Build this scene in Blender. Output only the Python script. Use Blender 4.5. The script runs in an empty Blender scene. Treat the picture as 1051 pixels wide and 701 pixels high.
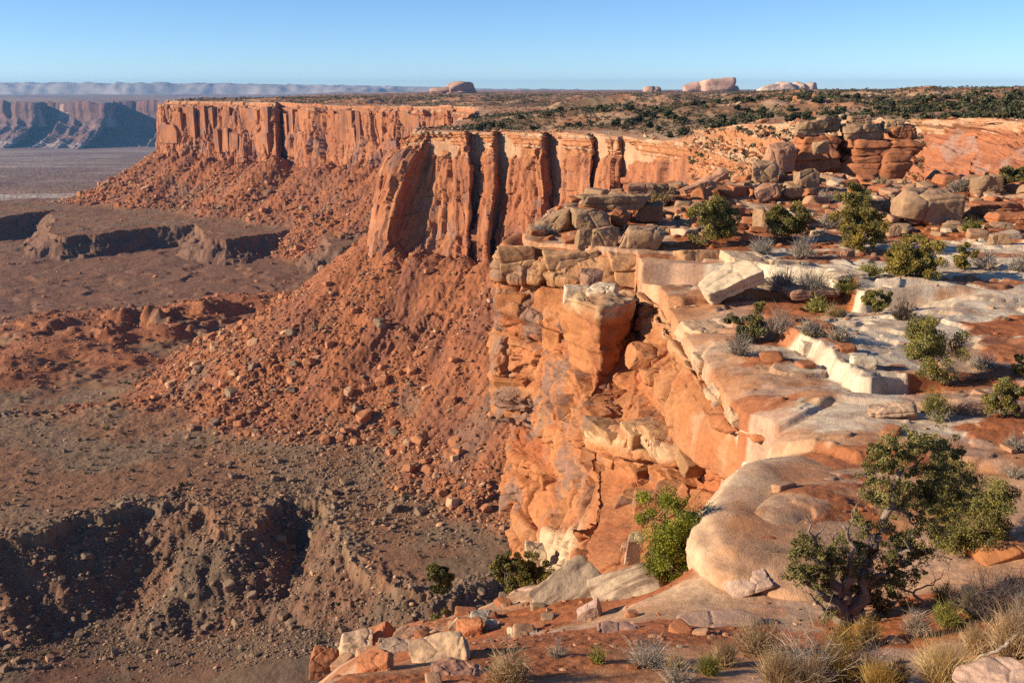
import bpy, math, random
import numpy as np
from math import radians, sin, cos, pi

SC = bpy.context.scene
COL = SC.collection

# ------------------------------------------------------------------ camera
PITCH = radians(14.3)
FPX = 1022.0
cam_data = bpy.data.cameras.new("camera")
cam_data.lens = 36.0 * FPX / 1051.0
cam_data.sensor_width = 36.0
cam_data.clip_start = 0.5
cam_data.clip_end = 150000.0
camera = bpy.data.objects.new("camera", cam_data)
camera.location = (0, 0, 0)
camera.rotation_euler = (pi / 2 - PITCH, 0, 0)
COL.objects.link(camera)
SC.camera = camera

# ------------------------------------------------------------------ light
SUN_EL = radians(20.5)
SUN_AZ = radians(260.0)          # clockwise from +Y; sun stands to the left and a little behind
world = bpy.data.worlds.new("World")
SC.world = world
world.use_nodes = True
wn = world.node_tree
sky = wn.nodes.new("ShaderNodeTexSky")
sky.sky_type = "NISHITA"
sky.sun_disc = False
sky.sun_elevation = SUN_EL
sky.sun_rotation = SUN_AZ
sky.altitude = 2000
sky.air_density = 0.82
sky.dust_density = 0.0
sky.ozone_density = 5.6
bg = wn.nodes["Background"]
bg.inputs[1].default_value = 0.094
wn.links.new(sky.outputs[0], bg.inputs[0])
sun_data = bpy.data.lights.new("sun", "SUN")
sun_data.energy = 5.0
sun_data.angle = radians(0.5)
sun_data.color = (1.0, 0.83, 0.60)
sun = bpy.data.objects.new("sun", sun_data)
# a sun lamp shines along its local -Z
sun.rotation_euler = (pi / 2 - SUN_EL, 0, pi - SUN_AZ)
COL.objects.link(sun)
SC.view_settings.view_transform = "Standard"
SC.view_settings.look = "None"
SC.view_settings.exposure = 0.80
SC.view_settings.gamma = 1.0
SC.view_settings.use_curve_mapping = False
SC.cycles.max_bounces = 6
SC.cycles.diffuse_bounces = 3
SC.cycles.volume_bounces = 0
SC.cycles.use_denoising = False
HAZE = 2.3e-5

# ------------------------------------------------------------------ helpers: rays and points
CT, ST = cos(PITCH), sin(PITCH)


def P(px, py, d):
    """World point at forward distance d on the sight line of a photo position."""
    u = (px - 525.5) / FPX
    v = (350.5 - py) / FPX
    k = d / (CT + v * ST)
    return np.array([u * k, d, (v * CT - ST) * k])


def PZ(px, py, z):
    v = (350.5 - py) / FPX
    t = (ST - v * CT) / (CT + v * ST)
    return P(px, py, -z / t)


def zeta(p):
    """Depth along the optical axis, turns photo sizes into metres."""
    return p[1] * CT - p[2] * ST


# ------------------------------------------------------------------ helpers: noise
def _h(ix, iy, iz, seed):
    with np.errstate(over="ignore"):
        n = (ix.astype(np.uint32) * np.uint32(374761393) + iy.astype(np.uint32) * np.uint32(668265263)
             + iz.astype(np.uint32) * np.uint32(2147483647 - 58) + np.uint32((seed * 974711 + 12345) & 0xFFFFFFFF))
        n = (n ^ (n >> np.uint32(13))) * np.uint32(1274126177)
        n = (n ^ (n >> np.uint32(16))) * np.uint32(2246822519)
        n = n ^ (n >> np.uint32(15))
    return n.astype(np.float32) * np.float32(1.0 / 4294967295.0)


def vnoise(x, y, z=None, seed=0):
    x = np.asarray(x, np.float64); y = np.asarray(y, np.float64)
    fx = np.floor(x); fy = np.floor(y)
    ix = fx.astype(np.int64); iy = fy.astype(np.int64)
    tx = (x - fx).astype(np.float32); ty = (y - fy).astype(np.float32)
    tx = tx * tx * tx * (tx * (tx * 6 - 15) + 10); ty = ty * ty * ty * (ty * (ty * 6 - 15) + 10)
    if z is None:
        z0 = np.zeros_like(ix)
        a = _h(ix, iy, z0, seed); b = _h(ix + 1, iy, z0, seed)
        c = _h(ix, iy + 1, z0, seed); d = _h(ix + 1, iy + 1, z0, seed)
        return ((a + (b - a) * tx) * (1 - ty) + (c + (d - c) * tx) * ty) * 2 - 1
    z = np.asarray(z, np.float64)
    fz = np.floor(z); iz = fz.astype(np.int64); tz = (z - fz).astype(np.float32)
    tz = tz * tz * tz * (tz * (tz * 6 - 15) + 10)
    out = []
    for dz in (0, 1):
        a = _h(ix, iy, iz + dz, seed); b = _h(ix + 1, iy, iz + dz, seed)
        c = _h(ix, iy + 1, iz + dz, seed); d = _h(ix + 1, iy + 1, iz + dz, seed)
        out.append((a + (b - a) * tx) * (1 - ty) + (c + (d - c) * tx) * ty)
    return (out[0] * (1 - tz) + out[1] * tz) * 2 - 1


def fbm(x, y, z=None, oct=4, seed=0, gain=0.5):
    s = 0.0; a = 1.0; n = 0.0
    for o in range(oct):
        if z is None:
            xr = x * 0.8 - y * 0.6; yr = x * 0.6 + y * 0.8
            s = s + a * vnoise(xr, yr, None, seed + o * 17)
            x, y = xr * 2.03 + 11.3, yr * 2.03 - 7.1
        else:
            xr = x * 0.8 - y * 0.6; yr = x * 0.6 + y * 0.8
            s = s + a * vnoise(xr, yr, z, seed + o * 17)
            x, y, z = xr * 2.03 + 11.3, yr * 2.03 - 7.1, z * 2.03 + 3.7
        n += a; a *= gain
    return s / n


def ridged(x, y, oct=4, seed=0):
    s = 0.0; a = 1.0; n = 0.0
    for o in range(oct):
        xr = x * 0.8 - y * 0.6; yr = x * 0.6 + y * 0.8
        s = s + a * (1 - np.abs(vnoise(xr, yr, None, seed + o * 13)) * 2)
        x, y = xr * 2.1 + 5.2, yr * 2.1 - 1.3
        n += a; a *= 0.5
    return s / n


def cells(x, y, seed=0):
    """Cell noise: distance to the border between cells and a random value per cell."""
    x = np.asarray(x, np.float64); y = np.asarray(y, np.float64)
    ix = np.floor(x).astype(np.int64); iy = np.floor(y).astype(np.int64)
    f1 = np.full(x.shape, 9.0); f2 = np.full(x.shape, 9.0); idv = np.zeros(x.shape)
    zz = np.zeros_like(ix)
    for dx in (-1, 0, 1):
        for dy in (-1, 0, 1):
            cx = ix + dx; cy = iy + dy
            px = cx + 0.1 + 0.8 * _h(cx, cy, zz, seed); py = cy + 0.1 + 0.8 * _h(cx, cy, zz + 1, seed)
            d = np.hypot(px - x, py - y)
            v = _h(cx, cy, zz + 2, seed)
            near = d < f1
            f2 = np.where(near, f1, np.minimum(f2, d))
            idv = np.where(near, v, idv)
            f1 = np.where(near, d, f1)
    return f2 - f1, idv


def chips(x, y, seed, tilt=0.8):
    """Broken faces: every cell set in or out and tipped its own way."""
    x = np.asarray(x, np.float64); y = np.asarray(y, np.float64)
    ix = np.floor(x).astype(np.int64); iy = np.floor(y).astype(np.int64)
    f1 = np.full(x.shape, 9.0); v = np.zeros(x.shape); zz = np.zeros_like(ix)
    for dx in (-1, 0, 1):
        for dy in (-1, 0, 1):
            cx = ix + dx; cy = iy + dy
            ex = x - (cx + _h(cx, cy, zz, seed)); ey = y - (cy + _h(cx, cy, zz + 1, seed))
            d = np.abs(ex) + np.abs(ey) * 0.8 + 0.25 * np.maximum(np.abs(ex), np.abs(ey))
            val = _h(cx, cy, zz + 2, seed) - .5 + tilt * ((_h(cx, cy, zz + 3, seed) - .5) * ex + (_h(cx, cy, zz + 4, seed) - .5) * ey)
            near = d < f1
            v = np.where(near, val, v); f1 = np.where(near, d, f1)
    return v


def ss(a, b, x):
    t = np.clip((x - a) / (b - a), 0, 1)
    return t * t * (3 - 2 * t)


def sdf(poly, x, y):
    """Signed plan distance to a polygon, negative inside."""
    x = np.asarray(x, np.float64); y = np.asarray(y, np.float64)
    poly = np.asarray(poly)[:, :2]
    d = np.full(x.shape, 1e18); inside = np.zeros(x.shape, bool)
    n = len(poly)
    for i in range(n):
        ax, ay = poly[i]; bx, by = poly[(i + 1) % n]
        ex, ey = bx - ax, by - ay
        wx, wy = x - ax, y - ay
        t = np.clip((wx * ex + wy * ey) / max(ex * ex + ey * ey, 1e-12), 0, 1)
        d = np.minimum(d, (wx - ex * t) ** 2 + (wy - ey * t) ** 2)
        c = ((ay > y) != (by > y))
        if ey != 0:
            inside ^= c & (x < ex * (y - ay) / ey + ax)
    d = np.sqrt(d)
    return np.where(inside, -d, d)


class RBF:
    """Smooth height through scattered points, in (x / y, ln y)."""
    def __init__(self, pts, c=0.06):
        p = np.asarray(pts, float)
        self.u = np.stack([p[:, 0] / p[:, 1], np.log(p[:, 1])], 1)
        self.c2 = c * c
        K = np.sqrt(((self.u[:, None] - self.u[None]) ** 2).sum(2) + self.c2)
        n = len(p)
        A = np.zeros((n + 1, n + 1)); A[:n, :n] = K - np.eye(n) * 0.004; A[:n, n] = 1; A[n, :n] = 1
        self.w = np.linalg.solve(A, np.append(p[:, 2], 0))

    def __call__(self, x, y):
        x = np.asarray(x, float); y = np.asarray(y, float)
        a = x / y; b = np.log(y)
        s = np.full(a.shape, self.w[-1])
        for (ua, ub), w in zip(self.u, self.w[:-1]):
            s += w * np.sqrt((a - ua) ** 2 + (b - ub) ** 2 + self.c2)
        return s


# ------------------------------------------------------------------ helpers: meshes
def mesh_np(name, V, F, mat, cols=None, smooth=True):
    """V (n,3); F (m,3) or (m,4) or list of both."""
    if not isinstance(F, list):
        F = [F]
    me = bpy.data.meshes.new(name)
    V = np.ascontiguousarray(V, np.float32)
    me.vertices.add(len(V)); me.vertices.foreach_set("co", V.ravel())
    loops = np.concatenate([f.ravel() for f in F]).astype(np.int32)
    tot = np.concatenate([np.full(len(f), f.shape[1], np.int32) for f in F])
    st = np.concatenate([[0], np.cumsum(tot)[:-1]]).astype(np.int32)
    me.loops.add(len(loops)); me.loops.foreach_set("vertex_index", loops)
    me.polygons.add(len(tot)); me.polygons.foreach_set("loop_start", st); me.polygons.foreach_set("loop_total", tot)
    me.polygons.foreach_set("use_smooth", np.full(len(tot), bool(smooth)))
    if cols is not None:
        at = me.color_attributes.new("tint", "FLOAT_COLOR", "POINT")
        c4 = np.ones((len(V), 4), np.float32); c4[:, :3] = cols
        at.data.foreach_set("color", c4.ravel())
    me.materials.append(mat)
    me.update(calc_edges=True)
    return me


def link(name, me, loc=(0, 0, 0), parent=None, rotz=0.0):
    o = bpy.data.objects.new(name, me)
    o.location = loc; o.rotation_euler = (0, 0, rotz)
    COL.objects.link(o)
    if parent is not None:
        o.parent = parent
    return o


def tag(o, label=None, cat=None, group=None, kind=None):
    if label: o["label"] = label
    if cat: o["category"] = cat
    if group: o["group"] = group
    if kind: o["kind"] = kind
    return o


def struct(name, me, label, cat):
    return tag(link(name, me), label, cat, kind="structure")


def grid_faces(nr, nc):
    i = np.arange(nr - 1)[:, None] * nc + np.arange(nc - 1)[None]
    return np.stack([i, i + 1, i + nc + 1, i + nc], -1).reshape(-1, 4)


def grid_me(name, G, mat, cols=None, keep=None):
    nr, nc = G.shape[:2]
    F = grid_faces(nr, nc)
    if keep is not None:
        k = keep.ravel()
        F = F[k[F].any(1)]
        used = np.zeros(nr * nc, bool); used[F.ravel()] = True
        idx = np.cumsum(used) - 1
        F = idx[F]
        V = G.reshape(-1, 3)[used]
        C = cols.reshape(-1, 3)[used] if cols is not None else None
    else:
        V = G.reshape(-1, 3); C = cols.reshape(-1, 3) if cols is not None else None
    return mesh_np(name, V, F, mat, C)


def normals(G):
    du = np.gradient(G, axis=1); dv = np.gradient(G, axis=0)
    n = np.cross(du, dv)
    return n / np.maximum(np.linalg.norm(n, axis=2, keepdims=True), 1e-9)


def polar(a0, a1, na, y0, y1, ny):
    A, Y = np.meshgrid(np.linspace(a0, a1, na), np.exp(np.linspace(math.log(y0), math.log(y1), ny)))
    return A * Y, Y


def mix(a, b, t):
    a = np.asarray(a, np.float32); b = np.asarray(b, np.float32)
    t = np.asarray(t, np.float32)[..., None]
    return a * (1 - t) + b * t


# ------------------------------------------------------------------ materials
def mat_base(name):
    m = bpy.data.materials.new(name); m.use_nodes = True
    nt = m.node_tree
    b = nt.nodes["Principled BSDF"]
    b.inputs["Specular IOR Level"].default_value = 0.15
    return m, nt, b


def mat_rock(name, scale, bump, rough=0.9, contrast=0.35, stretch=(1, 1, 1), obj=False):
    """Tint from the mesh, broken up by three sizes of noise, with matching relief. scale = metres of the largest noise."""
    m, nt, b = mat_base(name)
    N, L = nt.nodes, nt.links
    at = N.new("ShaderNodeAttribute"); at.attribute_name = "tint"
    if obj:
        tc = N.new("ShaderNodeTexCoord"); src = tc.outputs["Object"]
    else:
        ge = N.new("ShaderNodeNewGeometry"); src = ge.outputs["Position"]
    mp = N.new("ShaderNodeMapping"); mp.inputs["Scale"].default_value = tuple(s / scale for s in stretch)
    L.new(src, mp.inputs[0])
    n1 = N.new("ShaderNodeTexNoise"); n1.inputs["Scale"].default_value = 1.0; n1.inputs["Detail"].default_value = 8; n1.inputs["Roughness"].default_value = 0.65
    n2 = N.new("ShaderNodeTexNoise"); n2.inputs["Scale"].default_value = 7.0; n2.inputs["Detail"].default_value = 6; n2.inputs["Roughness"].default_value = 0.7
    L.new(mp.outputs[0], n1.inputs["Vector"]); L.new(mp.outputs[0], n2.inputs["Vector"])
    mr = N.new("ShaderNodeMapRange"); mr.inputs[1].default_value = 0.3; mr.inputs[2].default_value = 0.7
    mr.inputs[3].default_value = 1 - contrast; mr.inputs[4].default_value = 1 + contrast
    n3 = N.new("ShaderNodeTexNoise"); n3.inputs["Scale"].default_value = 34.0; n3.inputs["Detail"].default_value = 3; n3.inputs["Roughness"].default_value = 0.8
    L.new(mp.outputs[0], n3.inputs["Vector"])
    ad = N.new("ShaderNodeMath"); ad.operation = "ADD"
    a3 = N.new("ShaderNodeMath"); a3.operation = "MULTIPLY_ADD"; a3.inputs[1].default_value = 0.55
    mu = N.new("ShaderNodeMath"); mu.operation = "MULTIPLY_ADD"; mu.inputs[1].default_value = 0.5; mu.inputs[2].default_value = -0.1375
    L.new(n1.outputs[0], ad.inputs[0]); L.new(n2.outputs[0], ad.inputs[1]); L.new(n3.outputs[0], a3.inputs[0]); L.new(ad.outputs[0], a3.inputs[2]); L.new(a3.outputs[0], mu.inputs[0]); L.new(mu.outputs[0], mr.inputs[0])
    vm = N.new("ShaderNodeVectorMath"); vm.operation = "SCALE"
    L.new(at.outputs["Color"], vm.inputs[0]); L.new(mr.outputs[0], vm.inputs["Scale"])
    L.new(vm.outputs[0], b.inputs["Base Color"])
    b.inputs["Roughness"].default_value = rough
    bp = N.new("ShaderNodeBump"); bp.inputs["Strength"].default_value = 0.8; bp.inputs["Distance"].default_value = bump
    L.new(mu.outputs[0], bp.inputs["Height"]); L.new(bp.outputs[0], b.inputs["Normal"])
    return m


def mat_tint(name, rough=0.8, trans=0.0):
    m, nt, b = mat_base(name)
    at = nt.nodes.new("ShaderNodeAttribute"); at.attribute_name = "tint"
    ge = nt.nodes.new("ShaderNodeNewGeometry")
    nz = nt.nodes.new("ShaderNodeTexNoise"); nz.inputs["Scale"].default_value = 3.0; nz.inputs["Detail"].default_value = 3
    nt.links.new(ge.outputs["Position"], nz.inputs["Vector"])
    mr = nt.nodes.new("ShaderNodeMapRange"); mr.inputs[1].default_value = 0.3; mr.inputs[2].default_value = 0.7; mr.inputs[3].default_value = 0.75; mr.inputs[4].default_value = 1.25
    nt.links.new(nz.outputs[0], mr.inputs[0])
    vm = nt.nodes.new("ShaderNodeVectorMath"); vm.operation = "SCALE"
    nt.links.new(at.outputs["Color"], vm.inputs[0]); nt.links.new(mr.outputs[0], vm.inputs["Scale"])
    nt.links.new(vm.outputs[0], b.inputs["Base Color"])
    b.inputs["Roughness"].default_value = rough
    return m


M_NEAR = mat_rock("slickrock", 1.6, 0.12, contrast=0.42)
M_CLIFF = mat_rock("near_cliff_rock", 2.2, 0.20, contrast=0.40, stretch=(1, 1, 1.8))
M_MID = mat_rock("wall_rock", 12.0, 1.2, contrast=0.30, stretch=(1, 1, 0.35))
M_PROM = mat_rock("far_wall_rock", 22.0, 2.4, contrast=0.28, stretch=(1, 1, 0.3))
M_FARMESA = mat_rock("mesa_rock", 160.0, 16.0, contrast=0.25, stretch=(1, 1, 0.6))
M_VALLEY = mat_rock("valley_ground", 14.0, 1.1, contrast=0.38)
M_PLAT = mat_rock("plateau_ground", 9.0, 0.7, contrast=0.45)
M_BOULDER = mat_rock("boulder_rock", 0.9, 0.07, contrast=0.30)
M_RUBBLE = mat_rock("rubble_rock", 3.0, 0.2, contrast=0.25)
M_LEAF = mat_tint("juniper_foliage", 0.75)
M_BARK = mat_rock("weathered_bark", 0.12, 0.012, contrast=0.45, stretch=(1, 1, 0.25), obj=True)
M_TWIG = mat_tint("dry_twigs", 0.85)

C = lambda *a: np.array(a, np.float32)
ORANGE = C(.41, .168, .068); TAN = C(.41, .215, .105); PALE = C(.52, .37, .235); WHITE = C(.58, .475, .35)
SOIL = C(.33, .112, .044); VARN = C(.145, .075, .056); TALUS = C(.285, .105, .047); DEEP = C(.32, .10, .042)
FLOOR = C(.225, .115, .064); GREY = C(.20, .130, .080); REDFLOOR = C(.195, .096, .060); BROWN = C(.26, .16, .095)
# ================================================================== SETTING
# ------------------------------------------------------------------ strata: hard and soft beds
_rs = np.random.RandomState(5)
_bz = [-80.0]
while _bz[-1] < 5:
    _bz.append(_bz[-1] + _rs.choice([0.18, 0.3, 0.5, 0.8, 1.3, 2.2], p=[.2, .2, .2, .18, .14, .08]))
_bz = np.array(_bz); _bo = _rs.uniform(-1, 1, len(_bz)); _bc = _rs.uniform(-1, 1, len(_bz))


def strata(z):
    """Offset of the bed at height z, how close z is to a bedding plane, and the bed's own shade."""
    i = np.clip(np.searchsorted(_bz, z) - 1, 0, len(_bz) - 2)
    lo, hi = _bz[i], _bz[i + 1]
    edge = np.minimum(z - lo, hi - z)
    w = np.minimum(0.22 * (hi - lo), 0.12)
    rnd = np.sqrt(np.clip(edge / w, 0, 1))
    return _bo[i], rnd, _bc[i]


# ------------------------------------------------------------------ near landform: bench, nose, soil slope
def px_pts(rows):
    return [P(*r) for r in rows]


near_ctrl = px_pts([
    (1051, 694, 14.3), (950, 696, 15.2), (800, 696, 15.3), (600, 700, 15), (450, 701, 15), (330, 700, 15.8),
    (450, 668, 18.5), (560, 652, 20), (640, 642, 20.6), (700, 640, 20.3), (870, 640, 20), (960, 640, 19), (1051, 622, 19.5),
    (1000, 585, 22.5), (850, 600, 23), (765, 600, 23.2), (735, 560, 25), (760, 522, 27), (800, 500, 29), (900, 475, 31.5),
    (850, 540, 26), (950, 540, 26), (1051, 530, 26), (1051, 470, 32), (860, 420, 37), (1000, 430, 35.5), (790, 445, 36.5), (800, 470, 33.5),
    (780, 478, 33.8), (760, 428, 39.5), (742, 402, 42.8), (722, 375, 46.5), (700, 345, 53),
    (800, 400, 41), (860, 360, 46), (950, 395, 42), (950, 350, 48), (1051, 340, 50), (880, 310, 57), (1000, 290, 60),
    (800, 270, 67), (720, 264, 70), (950, 270, 67), (1100, 300, 58), (760, 240, 78), (900, 240, 78), (1040, 240, 78),
    (690, 255, 72), (655, 260, 71.5), (622, 259, 72.3), (590, 256, 73.5), (550, 251, 75), (518, 250, 76),
    (560, 238, 80), (620, 228, 85), (700, 225, 88), (660, 202, 96), (720, 192, 106), (780, 183, 110), (850, 190, 104),
    (800, 210, 95), (950, 210, 95), (1051, 205, 96), (900, 190, 108), (960, 187, 112), (1040, 196, 106),
    (690, 600, 27), (650, 620, 24), (610, 612, 26.5), (560, 612, 29), (500, 625, 30), (450, 632, 30), (400, 655, 29), (350, 680, 28),
    (420, 672, 24), (520, 650, 24), (590, 640, 24), (370, 695, 22),
    (540, 600, 33), (640, 606, 32),
]) + [np.array(q, float) for q in [
    (0, 8, -6.6), (8, 8, -6.0), (-6, 9, -7.5), (-12, 10, -13), (-12, 18, -19), (-12, 28, -24), (30, 14, -7), (30, 25, -10), (50, 60, -10),
    (60, 100, -8), (20, 150, -22), (60, 150, -18), (-5, 110, -12), (-2, 36, -24), (3, 38, -21)]]
near_rbf = RBF(near_ctrl)

Q = [(-14, 6), (-14, 20), (-9, 29)] + [tuple(P(*r)[:2]) for r in [
    (350, 645, 31), (420, 618, 32.5), (480, 603, 33.5), (540, 600, 34), (600, 600, 34), (650, 603, 33), (688, 604, 29.5),
    (694, 590, 25.6), (694, 570, 25.6), (702, 545, 26.8), (722, 520, 29.3), (748, 500, 31.7), (772, 480, 34.0), (798, 457, 35.8), (788, 438, 37.6),
    (760, 428, 39.6), (740, 402, 42.9), (722, 375, 46.6), (700, 342, 54), (673, 306, 64.5), (657, 300, 66.5), (653, 263, 71.5),
    (622, 259.5, 72.2), (590, 256.5, 73.4), (556, 251.5, 75.3), (538, 250.5, 76.6), (536, 246, 80), (560, 236, 90), (606, 215, 101), (664, 195, 112),
    (720, 178, 120), (800, 165, 126), (900, 170, 128), (1000, 180, 128), (1100, 180, 126)]] + [(110, 120), (80, 40), (60, 6)]
Q = np.array(Q, float)
LEDGES = [(np.array([PZ(x, y, z)[:2] for x, y in pl]), amp, cut, PZ(cx, cy, z), r) for z, pl, amp, cut, cx, cy, r in [
    (-12.5, [(700, 330), (745, 338), (790, 345), (822, 357), (850, 376), (880, 396), (894, 400), (912, 396), (940, 393), (1000, 392), (1100, 392), (1100, 250), (700, 250)], 0.95, 0.6, 845, 372, 4.2),
    (-11.9, [(640, 276), (690, 277), (735, 279), (775, 281), (800, 285), (850, 290), (885, 302), (1100, 300), (1100, 150), (500, 150), (500, 240)], 1.5, 0.6, 745, 280, 11.0),
    (-12.2, [(640, 296), (700, 300), (760, 296), (800, 299), (850, 303), (1100, 306), (1100, 150), (500, 150), (500, 240)], 0.6, 1.4, 790, 298, 8.0),
    (-12.2, [(760, 432), (800, 424), (850, 405), (930, 410), (990, 418), (1100, 405), (1100, 300), (700, 300)], 0.3, 1.2, 900, 410, 10.0),
    (-12.2, [(720, 420), (800, 440), (840, 452), (880, 466), (930, 470), (1000, 478), (1100, 470), (1100, 300), (700, 300)], 0.4, 1.4, 900, 466, 8.0),
    (-11.0, [(690, 222), (760, 226), (830, 224), (880, 230), (1000, 222), (1100, 226), (1100, 150), (600, 150)], 0.7, 2.5, 900, 226, 24.0)]]
near_soils = [np.array([PZ(x, y, z)[:2] for x, y in pl]) for z, pl in [
    (-11.5, [(300, 701), (330, 655), (440, 612), (540, 604), (650, 612), (700, 622), (760, 632), (830, 632), (1051, 600), (1100, 701)]),
    (-14.2, [(380, 650), (430, 600), (560, 588), (692, 590), (700, 640), (560, 655), (400, 675)]),
    (-12.0, [(845, 520), (880, 508), (905, 515), (915, 545), (880, 556), (850, 545)]),
    (-12.2, [(985, 332), (1060, 326), (1060, 342), (1005, 345)]),
    (-12.2, [(955, 372), (1060, 366), (1060, 396), (985, 396)]),
    (-12.0, [(940, 432), (1060, 420), (1060, 452), (980, 440)]),
    (-10.2, [(885, 198), (990, 186), (1000, 200), (980, 208), (890, 212)]),
    (-11.4, [(885, 228), (1060, 226), (1060, 246), (890, 246)]),
    (-11.2, [(700, 236), (800, 240), (860, 252), (760, 255), (690, 252)]),
    (-12.3, [(790, 300), (870, 303), (840, 322), (800, 340), (752, 340)]),
]]
near_white = [np.array([PZ(x, y, z)[:2] for x, y in pl]) for z, pl in [
    (-12.2, [(735, 258), (1120, 252), (1120, 346), (1000, 350), (950, 352), (932, 384), (893, 406), (845, 386), (800, 352), (835, 325), (860, 308), (835, 296), (760, 296), (735, 290)]),
    (-12.0, [(748, 425), (800, 432), (815, 445), (790, 470), (765, 492), (735, 480)]),
    (-12.3, [(800, 415), (900, 405), (1000, 430), (1100, 425), (1100, 445), (980, 452), (850, 440)]),
]]


def shelf_level(x, y):
    return fbm(x / 11.0 + .3, y / 6.5, oct=5, seed=9, gain=.55) * 3.6 + (y - 20) * 0.016


def near_h(x, y, fine=True):
    x = np.asarray(x, float); y = np.asarray(y, float)
    h = near_rbf(x, y)
    w = 0.5 * fbm(x / 3.0, y / 3.0, oct=3, seed=41)
    q = sdf(Q, x, y)
    ws = 0.55 * fbm(x / 3.6, y / 3.6, oct=2, seed=42)
    for poly, amp, cut, c, r in LEDGES:
        d = sdf(poly, x, y) + ws * cut
        wd = 0.22 if amp < 1.6 else 0.85
        h = h + amp * 0.5 * (ss(wd, -wd, d) * 2 - 1) * np.exp(-np.abs(d) / 2.6) * ss(r * 1.5, r, np.hypot(x - c[0], y - c[1]))
    # soil and slickrock roughness
    far = ss(40, 75, y)
    h = h + 0.13 * fbm(x / 5.0, y / 5.0, oct=4, seed=3) * (0.45 + 0.9 * far)
    # ledgy bedding on the bench
    n = shelf_level(x, y)
    k = np.floor(n); f = n - k
    step = k + ss(0.92, 0.985, f)
    h = h + (0.08 + 0.15 * ss(30, 45, y) + 0.10 * ss(70, 80, y)) * (step - n) * ss(0.5, 2.0, -q) * ss(21, 25, y)
    # bare swells of slickrock beside the soil
    h = h + 0.05 * fbm(x / 2.2, y / 2.2, oct=3, seed=77) * ss(20, 24, y)
    out = np.maximum(q + 0.25 * w, 0)
    h = h - np.minimum(out * 40.0, 60) * ss(9, 14, y)
    # rounded shoulder inside the edge
    h = h - 0.6 * np.exp(-np.maximum(-q, 0) / 0.55) * ss(21, 24, y) * ss(36, 33, y)
    if fine:
        h = h + 0.035 * fbm(x / 0.5, y / 0.5, oct=4, seed=21)
        lam = (h * 1.0 + 0.10 * x + 0.03 * y + 0.12 * fbm(x / 3, y / 3, oct=3, seed=23)) * 6.5
        h = h + 0.03 * vnoise(lam, lam * 0 + .5, seed=24) * ss(22, 27, y) * ss(-0.2, 0.3, fbm(x / 6, y / 6, oct=3, seed=25))
        pk, _ = cells(x / 2.3 + .3 * fbm(x, y, oct=3, seed=26), y / 1.5, seed=27)
        h = h - 0.06 * np.exp(-pk / .025) * ss(.0, .2, fbm(x / 7, y / 7, oct=3, seed=28)) * ss(24, 28, y)
    return h


def near_ground(px, py, d0=10.0, d1=126.0):
    """First place where the sight line of a photo position meets the near landform."""
    ds = np.exp(np.linspace(math.log(d0), math.log(d1), 900))
    r = P(px, py, 1.0)
    pts = r[None] * ds[:, None]
    below = pts[:, 2] < near_h(pts[:, 0], pts[:, 1])
    i = int(np.argmax(below)) if below.any() else len(ds) - 1
    p = pts[i].copy(); p[2] = near_h(np.array([p[0]]), np.array([p[1]]))[0]
    return p


def near_mask(polys, x, y, soft, amp, seed):
    n = fbm(x / 1.6, y / 1.6, oct=5, seed=seed) * amp
    m = np.zeros(x.shape)
    for pl in polys:
        m = np.maximum(m, ss(soft, -soft, sdf(pl, x, y) + n))
    return m


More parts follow.
